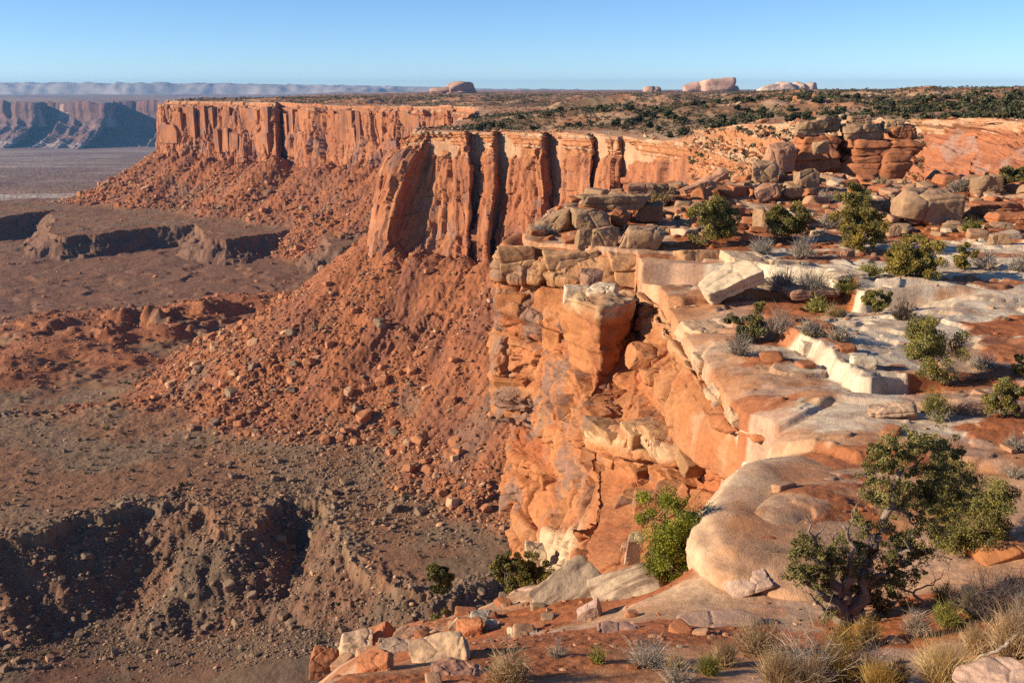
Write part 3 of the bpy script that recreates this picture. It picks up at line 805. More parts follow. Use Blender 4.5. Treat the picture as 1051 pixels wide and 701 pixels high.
# ------------------------------------------------------------------ plateau above the rims
Q2 = np.array([tuple(P(*r)[:2]) for r in
               [(445, 97, 16000), (430, 97, 8000), (390, 98, 5000), (270, 100, 3000)] + prom_rim + [(478, 128, 900), (462, 130, 720), (436, 131, 640)]]
              + [tuple(c[0][:2]) for c in mid_cols[3:]] + [(260, 150), (1500, 200), (24000, 3000), (24000, 16000)])
plat_ctrl = [P(*r) for r in [
    (173, 103.6, 1620), (230, 104.2, 1560), (290, 105, 1490), (340, 108, 1410), (420, 109, 1310), (470, 109.5, 1260), (300, 102, 2000), (400, 100, 2500), (270, 100.5, 2900), (390, 98, 4900),
    (488, 111, 1130), (480, 125, 900), (462, 129, 725), (432, 132, 610), (470, 135, 592), (520, 134.5, 580), (560, 135, 564), (600, 136.5, 545), (650, 141, 516), (690, 144.5, 486),
    (742, 129, 452), (800, 126, 405), (862, 123, 355), (925, 123.5, 310), (985, 121, 266), (1060, 123, 236), (1150, 129, 210),
    (500, 120, 760), (560, 122, 700), (620, 124, 640), (700, 122, 560), (800, 117, 520), (900, 116, 420), (1000, 113, 380), (1100, 115, 330),
    (500, 108, 1150), (600, 109, 1050), (700, 108, 950), (800, 106, 900), (900, 105, 800), (1000, 103, 750), (1100, 102, 700),
    (500, 101, 1900), (650, 101, 1800), (800, 99, 1700), (950, 97, 1600), (1051, 94, 1500),
    (480, 95.5, 4000), (600, 95.5, 4000), (750, 94.5, 4000), (900, 93.5, 3500), (1000, 91, 3000), (1100, 89, 2600),
    (450, 93, 15000), (700, 92.5, 15000), (1000, 91.5, 15000), (1200, 91, 15000)]]
plat_rbf = RBF(plat_ctrl, 0.08)


def plat_h(x, y):
    x = np.asarray(x, float); y = np.asarray(y, float)
    q = sdf(Q2, x, y)
    inn = ss(0, 25, -q)
    amp = np.clip(y / 700, 0.4, 3.5)
    n = fbm(x / 38, y / 38, oct=4, seed=401) * 2.6
    k = np.floor(n); st = k + ss(0.8, 0.97, n - k)
    h = plat_rbf(x, y) + inn * (amp * 1.1 * fbm(x / 60, y / 60, oct=4, seed=402) + 1.1 * (st - n)) - 0.5
    mound = np.maximum(0, fbm(x / 90, y / 90, oct=4, seed=405) - 0.08) * 16 * ss(20, 70, -q) * ss(2500, 1200, y)
    h = h + mound
    return h - np.minimum(np.maximum(q, 0) * 60.0, 60)


def build_plateau():
    A, Y = np.meshgrid(np.linspace(-0.45, 0.80, 1050), np.concatenate([np.geomspace(190, 1750, 1000)[:-1], np.geomspace(1750, 22000, 170)])); X = A * Y
    Z = plat_h(X, Y)
    q = sdf(Q2, X, Y)
    n = fbm(X / 22, Y / 22, oct=5, seed=411)
    col = mix(C(.33, .155, .085), C(.40, .25, .155), ss(-.2, .35, n))
    veg = ss(-.12, .2, fbm(X / 70, Y / 70, oct=5, seed=412)) * ss(6, 30, -q)
    col = mix(col, C(.105, .08, .048), 0.75 * veg * ss(280, 700, Y))
    bare = ss(14, 4, -q)
    col = mix(col, C(.46, .28, .165), 0.7 * bare * ss(-.2, .3, fbm(X / 12, Y / 12, oct=4, seed=413)))
    struct("plateau", grid_me("plateau", np.stack([X, Y, Z], -1), M_PLAT, col, keep=(q < 2.0)), "flat mesa top of red rock dotted with junipers", "plateau")


# ------------------------------------------------------------------ valley floor, benches and talus
floor_ctrl = [PZ(*r) for r in [
    (0, 690, -196), (150, 695, -196), (300, 668, -187), (230, 694, -192), (420, 614, -181), (500, 572, -175), (60, 640, -198), (180, 628, -198), (320, 585, -191), (455, 548, -179),
    (400, 660, -186), (500, 640, -182), (-150, 640, -198), (-150, 500, -176), (100, 500, -173.5), (300, 492, -172), (450, 500, -171), (0, 500, -174), (0, 450, -176), (100, 450, -175.5), (0, 400, -182), (200, 452, -173),
    (0, 345, -191), (100, 352, -189), (60, 322, -191), (0, 300, -192), (200, 302, -193), (330, 292, -192), (100, 277, -191), (300, 277, -190), (0, 264, -190), (-150, 300, -192),
    (0, 238, -190), (200, 238, -190), (350, 235, -188), (0, 212, -196), (0, 203, -232), (100, 198, -250), (0, 190, -272), (0, 170, -345), (130, 165, -390), (0, 152, -490), (150, 152, -490), (300, 150, -490), (-200, 152, -490), (-200, 190, -272),
    (500, 150, -490), (500, 190, -260)]] + [np.array([x, 30000.0, -520.0]) for x in (-24000, 0, 12000)]
floor_rbf = RBF(floor_ctrl)
BN = np.array([PZ(x, y, -172)[:2] for x, y in [
    (-140, 575), (-60, 560), (0, 551), (38, 546), (70, 536), (100, 527), (128, 518), (150, 513), (170, 512), (200, 517), (216, 528), (226, 545), (246, 550), (262, 540), (272, 522), (285, 514), (302, 511), (330, 512), (344, 524),
    (352, 556), (380, 590), (430, 606), (480, 600), (540, 590), (600, 540), (600, 420), (-140, 420)]])
BF = np.array([PZ(x, y, -167)[:2] for x, y in [
    (-160, 240), (-60, 232), (0, 224), (30, 218), (56, 216), (52, 230), (58, 241), (68, 242), (84, 240), (105, 238), (130, 235.5), (155, 233), (180, 231), (203, 230), (208, 236), (214, 245), (232, 246), (250, 243), (275, 239), (300, 235.5),
    (326, 234), (332, 240), (338, 252), (356, 252), (376, 243), (450, 235), (520, 230), (520, 204), (300, 204), (85, 211), (55, 206.5), (0, 206), (-160, 207)]])
mid_feet = np.array([P(*r) for r in [(470, 225, 720), (440, 235, 680), (388, 240, 640), (378, 252, 593), (404, 252, 583), (432, 254, 580), (476, 266, 564), (500, 268, 556), (540, 268, 545), (580, 272, 530), (620, 274, 512), (660, 276, 485)]])
prom_feet = np.array([P(*r) for r in [(205, 149, 2270)] + [(a, b - 1, c - 6) for a, b, c in prom_base[1:13]]])
hummocks = [(78, 336, -191, 42, 11), (120, 344, -190, 26, 7), (52, 368, -187, 46, 12), (150, 352, -189, 20, 8), (172, 352, -188, 15, 8), (232, 322, -191, 46, 11), (125, 378, -185, 24, 6), (20, 395, -182, 24, 7),
            (95, 424, -177, 14, 3), (205, 392, -180, 30, 6), (300, 318, -191, 50, 9), (15, 385, -184, 15, 6), (190, 335, -191, 28, 8), (30, 345, -190, 26, 6), (170, 420, -178, 26, 5)]


def densify(poly, step):
    out = []
    for a, b in zip(poly[:-1], poly[1:]):
        n = max(1, int(np.linalg.norm(b - a) / step))
        out += [a + (b - a) * i / n for i in range(n)]
    return np.array(out + [poly[-1]])


def cone(feet, x, y, k, k2, lim):
    """Apron of loose rock resting against a wall foot."""
    h = np.full(x.shape, -1e4)
    R = 330.0
    sel = (x > feet[:, 0].min() - R) & (x < feet[:, 0].max() + R) & (y > feet[:, 1].min() - R) & (y < feet[:, 1].max() + R)
    xs, ys = x[sel], y[sel]
    hs = np.full(xs.shape, -1e4)
    for f in feet:
        r = np.hypot(xs - f[0], ys - f[1])
        hs = np.maximum(hs, f[2] - k * r + k2 * np.minimum(r, lim) ** 2 / lim)
    h[sel] = hs
    return h


mid_feet_d = densify(mid_feet, 9.0)
prom_feet_d = densify(prom_feet, 24.0)
mid_feet_d[:, 2] += 5.0 * fbm(np.arange(len(mid_feet_d)) / 3.3, np.zeros(len(mid_feet_d)), oct=2, seed=31)
prom_feet_d[:, 2] += 11.0 * fbm(np.arange(len(prom_feet_d)) / 3.1, np.zeros(len(prom_feet_d)), oct=3, seed=32)


def mesa(h, poly, top, x, y, cap, slope, warp):
    d = sdf(poly, x, y) + warp
    o = np.maximum(d, 0)
    cp = cap * np.clip(.45 + 1.1 * fbm(x / 15, y / 15, oct=3, seed=517), .05, 1.3)
    drop = np.minimum(o * 2.4, cp) + np.maximum(o - cp / 2.4, 0) * slope * (1 + .15 * fbm(x / 11, y / 11, oct=4, seed=518))
    return np.maximum(h, top - drop), d


def valley_h(x, y, detail=True):
    x = np.asarray(x, float); y = np.asarray(y, float)
    fl = floor_rbf(x, np.minimum(y, 12000))
    sc = np.clip(y / 450, 0.6, 12)
    w1 = 10 * fbm(x / 22, y / 22, oct=5, seed=501, gain=.62)
    h, dn = mesa(fl, BN, np.maximum(fl, -172.0 + 0.8 * fbm(x / 40, y / 40, oct=3, seed=502)) * 0 - 172.0, x, y, 5.0, 0.64, w1)
    h = np.where(dn < 0, np.maximum(fl, h - 0 * h), h)
    w2 = 15 * fbm(x / 55, y / 55, oct=5, seed=503, gain=.6)
    h, df = mesa(h, BF, -167.5, x, y, 9.0, 0.62, w2)
    for px, py, z, r, a in hummocks:
        c = PZ(px, py, z)
        rr = np.hypot(x - c[0], (y - c[1])) / (r * 1.15) * (1 + 0.35 * fbm(x / 18, y / 18, oct=3, seed=504))
        h = h + a * np.exp(-rr ** 2) 
    # gullied badlands
    roll = fbm(x / (55 * 1), y / 55, oct=5, seed=505)
    h = h + 2.2 * roll * ss(430, 700, y) * ss(5000, 1500, y)
    h = h + 8.0 * np.abs(fbm(x / 120, y / 200, oct=5, seed=506)) * ss(1500, 2200, y) * ss(9000, 5000, y)
    n = (h + 200) / 3.2 + 1.3 * fbm(x / 60, y / 60, oct=3, seed=507)
    st = np.floor(n) + ss(0.62, 0.95, n - np.floor(n))
    h = h + 2.4 * (st - n) * ss(640, 800, y) * ss(1400, 1100, y)
    tm = cone(mid_feet_d, x, y, 0.82, 0.27, 190.0) + 2.2 * fbm(x / 22, y / 22, oct=4, seed=508) + 3 * ss(0, .5, ridged(x / 45, y / 45, oct=2, seed=512)) * 0.6
    tp = cone(prom_feet_d, x, y, 0.66, 0.16, 190.0) + 4.5 * fbm(x / 45, y / 45, oct=4, seed=509)
    cg = x * .86 - y * .5 + 9 * fbm(x / 40, y / 40, oct=3, seed=513)
    tm = tm + 2.6 * fbm(cg / 13, (x + y) / 150, oct=4, seed=514) * ss(-60, -110, tm)
    tp = tp + 5.0 * fbm((x * .95 - y * .3) / 30, y / 300, oct=4, seed=515)
    tn = -70 - 0.75 * np.maximum(sdf(Q, x, y), 0)
    t = np.maximum(np.maximum(tm, tp), tn)
    k = 3.0
    hm = np.maximum(h, t) + k * np.exp(-np.abs(h - t) / k) * 0.5
    tal = ss(-4, 6, t - h)
    if detail:
        hm = hm + 0.9 * fbm(x / 7, y / 7, oct=5, seed=510, gain=.6) * np.clip(sc, 0.6, 5) * (.3 + .7 * np.maximum(tal, ss(640, 500, y)))
        rough = ss(-3, 2, 10 - np.abs(dn)) * ss(10, -4, dn - 18)
        hm = hm + (0.8 * tal + 1.1 * rough) * ridged(x / 4.5, y / 4.5, oct=3, seed=511) + 0.5 * tal * np.clip(sc, .6, 4) * fbm(x / 2.2, y / 2.2, oct=2, seed=516)
    return hm, tal, dn, df


def build_valley():
    yy = np.concatenate([np.geomspace(140, 285, 60)[:-1], np.geomspace(285, 720, 760)[:-1], np.geomspace(720, 2000, 460)[:-1], np.geomspace(2000, 12000, 170)])
    A, Y = np.meshgrid(np.linspace(-0.70, 0.18, 1000), yy); X = A * Y
    Z, tal, dn, df = valley_h(X, Y)
    n = fbm(X / 30, Y / 30, oct=5, seed=521)
    col = mix(FLOOR, GREY, ss(-.2, .3, n))
    red = ss(-.1, .25, fbm(X / 80, Y / 50, oct=5, seed=522)) * ss(560, 700, Y)
    col = mix(col, REDFLOOR, np.maximum(0.85 * red, 0.75 * ss(740, 860, Y) * ss(1300, 1120, Y)))
    # hummocks and the toe of the apron are the same loose red rock
    hum = np.zeros_like(X)
    for px, py, z, r, a in hummocks:
        c = PZ(px, py, z); hum = np.maximum(hum, ss(1.5, .7, np.hypot(X - c[0], Y - c[1]) / r + .4 * fbm(X / 14, Y / 14, oct=4, seed=523)))
    col = mix(col, TALUS * 1.05, 0.9 * hum)
    below = ss(0, 4, dn) * ss(520, 430, Y)  # brown-grey ground below the bench, darkened to paint deeper shade into the hollows
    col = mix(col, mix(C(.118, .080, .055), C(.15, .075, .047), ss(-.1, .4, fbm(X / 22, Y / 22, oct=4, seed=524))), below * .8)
    col = mix(col, C(.20, .145, .095), 0.4 * ss(6, 1, np.abs(dn + 2)) * ss(-.1, .3, fbm(X / 9, Y / 9, oct=4, seed=525)))
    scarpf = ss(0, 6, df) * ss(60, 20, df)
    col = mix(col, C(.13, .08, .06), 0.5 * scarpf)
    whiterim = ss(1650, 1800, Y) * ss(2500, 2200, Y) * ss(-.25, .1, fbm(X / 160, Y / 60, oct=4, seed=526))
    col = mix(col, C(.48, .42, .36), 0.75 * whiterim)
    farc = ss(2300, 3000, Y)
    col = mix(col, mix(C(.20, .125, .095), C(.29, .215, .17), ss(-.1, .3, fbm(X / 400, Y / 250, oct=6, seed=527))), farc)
    tc = mix(TALUS, C(.215, .085, .048), ss(-.2, .4, fbm(X / 16, Y / 30, oct=5, seed=528)))
    tc = mix(tc, C(.20, .125, .085), 0.6 * ss(0.1, .4, fbm(X / 24, Y / 40, oct=5, seed=529)) * ss(-110, -150, Z))
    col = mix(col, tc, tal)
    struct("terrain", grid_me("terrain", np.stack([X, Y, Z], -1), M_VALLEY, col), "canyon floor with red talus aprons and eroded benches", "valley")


# ------------------------------------------------------------------ far mesa and the blue ridge behind it
fm_rim = [(-420, 105, 10500), (-160, 105, 9600), (-60, 105, 9500), (0, 105, 9300), (38, 105, 9050), (42, 104.5, 9900), (50, 104.5, 10300), (57, 105, 9500), (64, 105, 9200), (90, 105, 9050), (108, 105, 8900), (113, 104.5, 9700), (140, 104.5, 9750), (165, 104.5, 9600), (172, 105, 9300), (215, 105, 9500), (330, 105, 10500), (480, 105, 11000)]


def build_far():
    cols = []
    for a in fm_rim:
        A = P(*a); A[2] = -138.0
        n = np.array([0.05, -1.0, 0.0])
        q = lambda r, z: np.array([A[0] + n[0] * r, A[1] + n[1] * r, z])
        cols.append([A, q(25, -180), q(45, -262), q(170, -330), q(420, -420), q(760, -500), q(860, -540)])
    G, U, T = net_fill(cols, 900, 200, 0.15)
    nrm = outward(G, np.array([-2000.0, 0.0, 0.0]))
    x, y, z = G[..., 0], G[..., 1], G[..., 2]
    s = np.cumsum(np.linalg.norm(np.diff(G[30], axis=0, prepend=G[30, :1]), axis=1))[None] + 0 * z
    t0, _ = sawtooth(s, 160, 420, 90, 41); t1, _ = sawtooth(s, 50, 130, 36, 42)
    slope = ss(2.0, 2.6, T)
    gul = ridged(s / 150, T * .35, oct=4, seed=601)
    disp = (1 - slope) * (t0 * .6 + t1) + slope * 46 * (gul - .3) + 25 * fbm(x / 200, y / 200, z / 120, oct=4, seed=602)
    so, sr, sc = strata(z * .045 - 10)
    disp = disp + slope * 16 * so * sr
    G2 = G + nrm * (disp * ss(0, .1, T))[..., None]
    col = mix(C(.185, .095, .075), C(.14, .078, .07), ss(-.2, .3, fbm(s / 120, z / 300, oct=4, seed=603)))
    col = mix(col, C(.155, .09, .08), slope * .8)
    col = mix(col, C(.24, .15, .125), .7 * slope * ss(.2, .6, sc))
    col = mix(col, C(.30, .25, .225), 0.6 * ss(-430, -470, z + 30 * fbm(s / 120, z / 60, oct=4, seed=604)) * ss(-530, -490, z))
    struct("mesa", grid_me("mesa", G2, M_FARMESA, col), "far mesa wall across the canyon, blue with distance", "mesa")
    Q3 = np.array([P(*a)[:2] for a in fm_rim] + [(9000, 12000), (9000, 24000), (-40000, 24000), (-9000, 12000)])
    X, Y = polar(-1.0, 0.3, 420, 8500, 20500, 260)
    q = sdf(Q3, X, Y)
    Z = -138 + 22 * fbm(X / 900, Y / 900, oct=5, seed=611) * ss(0, 700, -q) - np.minimum(np.maximum(q, 0) * 4, 200)
    Z = Z + 70 * ss(13500, 14500, Y + 1200 * fbm(X / 2500, Y / 2500, oct=3, seed=612)) * ss(17000, 15500, Y) * ss(.05, .3, fbm(X / 3000, Y / 3000, oct=3, seed=614))
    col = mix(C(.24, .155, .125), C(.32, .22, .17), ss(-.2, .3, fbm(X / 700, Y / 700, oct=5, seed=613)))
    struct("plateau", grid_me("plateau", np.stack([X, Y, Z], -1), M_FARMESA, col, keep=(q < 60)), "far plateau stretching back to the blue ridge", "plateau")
    X, Y = polar(-1.2, 0.75, 620, 19500, 26500, 120)
    t = (Y - 19500) / 7000.0
    a = X / Y
    env = 1 - 0.35 * ss(-.42, .1, a) - 0.35 * ss(0, .5, a)
    prof = ss(0, .35, t + .12 * fbm(a * 14, t * 3, oct=4, seed=621))
    Z = -300 + prof * (env * 425 + 26 * fbm(a * 22, t * 2, oct=5, seed=622)) + 60 * ridged(a * 70, t * 5, oct=4, seed=623) * prof * (1 - .7 * t) - 40
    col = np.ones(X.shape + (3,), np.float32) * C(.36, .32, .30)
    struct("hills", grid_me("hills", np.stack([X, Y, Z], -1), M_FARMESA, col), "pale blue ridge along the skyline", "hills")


# ------------------------------------------------------------------ haze
def build_haze():
    m = bpy.data.materials.new("haze"); m.use_nodes = True
    nt = m.node_tree
    for n in list(nt.nodes):
        if n.type == "BSDF_PRINCIPLED": nt.nodes.remove(n)
    out = [n for n in nt.nodes if n.type == "OUTPUT_MATERIAL"][0]
    v = nt.nodes.new("ShaderNodeVolumePrincipled")
    v.inputs["Color"].default_value = (0.23, 0.54, 1.0, 1)
    v.inputs["Density"].default_value = HAZE
    v.inputs["Anisotropy"].default_value = 0.2
    nt.links.new(v.outputs[0], out.inputs["Volume"])
    x0, x1, y0, y1, z0, z1 = -40000, 30000, -3000, 27500, -620, 175
    V = np.array([(x, y, z) for x in (x0, x1) for y in (y0, y1) for z in (z0, z1)], float)
    F = np.array([(0, 1, 3, 2), (4, 6, 7, 5), (0, 4, 5, 1), (2, 3, 7, 6), (0, 2, 6, 4), (1, 5, 7, 3)])
    o = link("haze", mesh_np("haze", V, F, m, smooth=False))
    tag(o, "thin blue haze filling the far canyon air", "haze", kind="stuff")


import time as _t
for _f in (build_near, build_near_cliff, build_mid_cliff, build_prom_cliff, build_plateau, build_valley, build_far, build_haze):
    _t0 = _t.time(); _f(); print("TIME", _f.__name__, round(_t.time() - _t0, 1))
# ================================================================== OBJECTS
def _ico(level):
    t = (1 + 5 ** .5) / 2
    V = [(-1, t, 0), (1, t, 0), (-1, -t, 0), (1, -t, 0), (0, -1, t), (0, 1, t), (0, -1, -t), (0, 1, -t), (t, 0, -1), (t, 0, 1), (-t, 0, -1), (-t, 0, 1)]
    F = [(0, 11, 5), (0, 5, 1), (0, 1, 7), (0, 7, 10), (0, 10, 11), (1, 5, 9), (5, 11, 4), (11, 10, 2), (10, 7, 6), (7, 1, 8), (3, 9, 4), (3, 4, 2), (3, 2, 6), (3, 6, 8), (3, 8, 9), (4, 9, 5), (2, 4, 11), (6, 2, 10), (8, 6, 7), (9, 8, 1)]
    V = [np.array(v, float) / np.linalg.norm(v) for v in V]
    for _ in range(level):
        cache = {}; nf = []
        def midp(a, b):
            k = (min(a, b), max(a, b))
            if k not in cache:
                m = V[a] + V[b]; V.append(m / np.linalg.norm(m)); cache[k] = len(V) - 1
            return cache[k]
        for a, b, c in F:
            ab, bc, ca = midp(a, b), midp(b, c), midp(c, a)
            nf += [(a, ab, ca), (b, bc, ab), (c, ca, bc), (ab, bc, ca)]
        F = nf
    return np.array(V), np.array(F)


ICO = [_ico(i) for i in range(6)]


def rock_shape(seed, W, D, H, lvl=4, n=14, p=40, box=0.83, rough=0.075, layers=0.0, grooves=0.0, wobble=.22):
    """A broken block: planes cut round a core, edges worn, beds and cracks added. Returns vertices centred on x, y, z."""
    rs = np.random.RandomState(seed)
    U, F = ICO[lvl]
    N = []; Dn = []
    R = np.linalg.qr(rs.randn(3, 3))[0]
    wob = np.eye(3) + rs.uniform(-wobble, wobble, (3, 3))
    for i in range(3):
        for s in (-1, 1):
            v = wob[i] * s; N.append(v / np.linalg.norm(v)); Dn.append(box * rs.uniform(.86, 1.08))
    for i in range(n):
        v = rs.randn(3); N.append(v / np.linalg.norm(v)); Dn.append(rs.uniform(.86, 1.12))
    N = np.array(N); Dn = np.array(Dn)
    k = np.maximum(U @ N.T, 0) / Dn[None]
    r = (k ** p).sum(1) ** (-1 / p)
    V = U * r[:, None]
    V = V / np.abs(V).max(0)[None]
    V = V * np.array([W, D, H]) / 2
    m = (W + D + H) / 3
    o = seed * 3.71
    if lvl >= 2:
        nn = U / np.array([W, D, H]); nn /= np.linalg.norm(nn, axis=1, keepdims=True)
        f = fbm(V[:, 0] / m * 2.2 + o, V[:, 1] / m * 2.2, V[:, 2] / m * 2.2, oct=5, seed=seed % 91)
        d = rough * m * f
        if layers:
            zz = V[:, 2] / H * layers + 0.5 * fbm(V[:, 0] / m, V[:, 1] / m, oct=2, seed=3)
            fr = zz - np.floor(zz)
            off = _h(np.floor(zz).astype(np.int64), np.zeros(len(V), np.int64), np.zeros(len(V), np.int64), seed) - .5
            d = d + (1 - np.abs(nn[:, 2])) * (0.10 * m * off - 0.05 * m * np.exp(-np.minimum(fr, 1 - fr) / .07))
        if grooves:
            bw, bid = cells(V[:, 0] / m * 1.3 + o, (V[:, 1] + V[:, 2]) / m * 1.3, seed=seed % 50)
            d = d - grooves * m * np.exp(-bw / .05) + grooves * m * .5 * (bid - .5)
        V = V + nn * d[:, None]
    return V, F


def rot_m(rx, ry, rz):
    a, b, c = cos(rx), cos(ry), cos(rz); d, e, f = sin(rx), sin(ry), sin(rz)
    X = np.array([[1, 0, 0], [0, a, -d], [0, d, a]]); Y = np.array([[b, 0, e], [0, 1, 0], [-e, 0, b]]); Z = np.array([[c, -f, 0], [f, c, 0], [0, 0, 1]])
    return Z @ Y @ X


def rock_tint(V, base, seed, dark=0.25, lichen=0.0):
    n = fbm(V[:, 0] * 1.1 + seed, V[:, 1] * 1.1, V[:, 2] * 1.1, oct=4, seed=seed % 77)
    c = np.array(base, np.float32)[None] * (1 + dark * n)[:, None]
    if lichen:
        l = ss(0.05, 0.35, fbm(V[:, 0] * 2.3 + seed, V[:, 1] * 2.3, V[:, 2] * 2.3, oct=4, seed=seed % 71 + 5)) * lichen
        c = mix(c, np.broadcast_to(C(.17, .115, .09), c.shape), l)
    return c


GREYTAN = C(.30, .185, .105); PINK = C(.36, .19, .115); REDROCK = C(.33, .125, .055); CREAM = C(.52, .395, .265); GREYW = C(.40, .325, .245)


def boulder(box, base, label, seed, cat="boulder", depth=0.8, tilt=(0, 0), yaw=0.0, sink=0.22, lvl=5, rough=0.085, layers=0.0, grooves=0.035, name="boulder", at=None, boxy=0.82, group=None, hs=1.08, lichen=0.4, mat=None, n=14, parent_me=None):
    x0, y0, x1, y1 = box
    cx = (x0 + x1) / 2
    g = near_ground(cx, y1 - 0.10 * (y1 - y0)) if at is None else P(cx, y1, at)
    zt = zeta(g)
    W = (x1 - x0) / FPX * zt
    el = math.atan2(-g[2], g[1])
    D = W * depth
    H = max(0.25 * W * .5, ((y1 - y0) / FPX * zt - D * sin(el) * 0.55) / cos(el)) * hs
    V, F = rock_shape(seed, W, D, H, lvl=lvl, rough=rough, layers=layers, grooves=grooves, box=boxy, n=n)
    V = V @ rot_m(tilt[0], tilt[1], yaw).T
    V[:, 2] -= V[:, 2].min() + sink * (V[:, 2].max() - V[:, 2].min())
    me = mesh_np(name, V, F, mat or M_BOULDER, rock_tint(V, base, seed, lichen=lichen))
    o = link(name, me, tuple(g))
    tag(o, label, cat, group)
    return o


# ------------------------------------------------------------------ plant builders
def ribbons(P0, D0, L, wid, bend, seg=3, sides=3):
    """Thin tapered stems: start points, directions, lengths, widths and a downward bend."""
    n = len(P0)
    pts = [P0]; d = D0.copy()
    for i in range(seg):
        p = pts[-1] + d * (L / seg)[:, None]
        pts.append(p)
        d = d + bend; d /= np.linalg.norm(d, axis=1, keepdims=True)
    ref = np.where(np.abs(D0[:, 2:3]) < .9, np.array([[0, 0, 1.0]]), np.array([[1.0, 0, 0]]))
    a = np.cross(D0, ref); a /= np.linalg.norm(a, axis=1, keepdims=True); b = np.cross(D0, a)
    V = []
    for i, p in enumerate(pts):
        w = wid * (1 - 0.85 * i / seg)
        for k in range(sides):
            an = 2 * pi * k / sides
            V.append(p + (a * cos(an) + b * sin(an)) * w[:, None])
    V = np.stack(V, 1)                                     # n, (seg+1)*sides, 3
    F = []
    for i in range(seg):
        for k in range(sides):
            k2 = (k + 1) % sides
            F.append((i * sides + k, i * sides + k2, (i + 1) * sides + k2, (i + 1) * sides + k))
    F = np.array(F)
    m = V.shape[1]
    return V.reshape(-1, 3), (F[None] + (np.arange(n) * m)[:, None, None]).reshape(-1, 4), m


def tube(pts, rad, sides=6, rs=None):
    pts = np.array(pts, float); n = len(pts)
    V = []; F = []
    for i in range(n):
        t = pts[min(i + 1, n - 1)] - pts[max(i - 1, 0)]; t /= max(np.linalg.norm(t), 1e-9)
        ref = np.array([0, 0, 1.0]) if abs(t[2]) < .9 else np.array([1.0, 0, 0])
        a = np.cross(t, ref); a /= np.linalg.norm(a); b = np.cross(t, a)
        for k in range(sides):
            an = 2 * pi * k / sides + i * .35
            q = 1 + (rs.uniform(-.18, .18) if rs is not None else 0)
            V.append(pts[i] + (a * cos(an) + b * sin(an)) * rad[i] * q)
    for i in range(n - 1):
        for k in range(sides):
            F.append((i * sides + k, i * sides + (k + 1) % sides, (i + 1) * sides + (k + 1) % sides, (i + 1) * sides + k))
    return np.array(V), np.array(F)


def limb(a, b, r0, r1, rs, wob=0.12, n=7, sides=6):
    a = np.array(a, float); b = np.array(b, float)
    L = np.linalg.norm(b - a); t = np.linspace(0, 1, n)
    pts = a[None] + (b - a)[None] * t[:, None] + rs.randn(n, 3) * wob * L * (np.sin(t * pi) * .8 + .1)[:, None] * (t > 0)[:, None] * (t < 1)[:, None]
    return pts, tube(pts, r0 + (r1 - r0) * t ** .8, sides, rs)


def merge(parts):
    V = []; F = []; o = 0
    for v, f in parts:
        V.append(v); F.append(f + o); o += len(v)
    return np.concatenate(V), np.concatenate(F)


def leaf_quads(cent, rad, count, size, rs, squash=0.8, up=0.0):
    """Leaf sprays: count quads in each ball of centre and radius."""
    n = len(cent)
    idx = np.repeat(np.arange(n), count)
    d = rs.randn(len(idx), 3); d /= np.linalg.norm(d, axis=1, keepdims=True)
    r = rs.uniform(0.25, 1, len(idx)) ** 0.6
    p = cent[idx] + d * (r * rad[idx])[:, None] * np.array([1, 1, squash])
    ax = d * .7 + rs.randn(len(idx), 3) * .6 + np.array([0, 0, up]); ax /= np.linalg.norm(ax, axis=1, keepdims=True)
    sd = np.cross(ax, rs.randn(len(idx), 3)); sd /= np.linalg.norm(sd, axis=1, keepdims=True)
    s = size * rs.uniform(.35, 1.45, len(idx)) * np.repeat(rs.uniform(.7, 1.3, n), count)
    L = ax * s[:, None]; S = sd * (s * 0.34)[:, None]
    V = np.stack([p - L * .5 - S * .5, p - L * .1 + S, p + L * .6, p - L * .1 - S], 1)
    V[:, 1] = p - L * .05 + S; V[:, 3] = p - L * .05 - S; V[:, 0] = p - L * .55
    F = np.arange(len(idx) * 4).reshape(-1, 4)
    return V.reshape(-1, 3), F, np.repeat(idx, 4)


GREEN = C(.15, .142, .052); YGREEN = C(.175, .15, .045); DGREEN = C(.105, .106, .044); BRIGHT = C(.14, .165, .025)


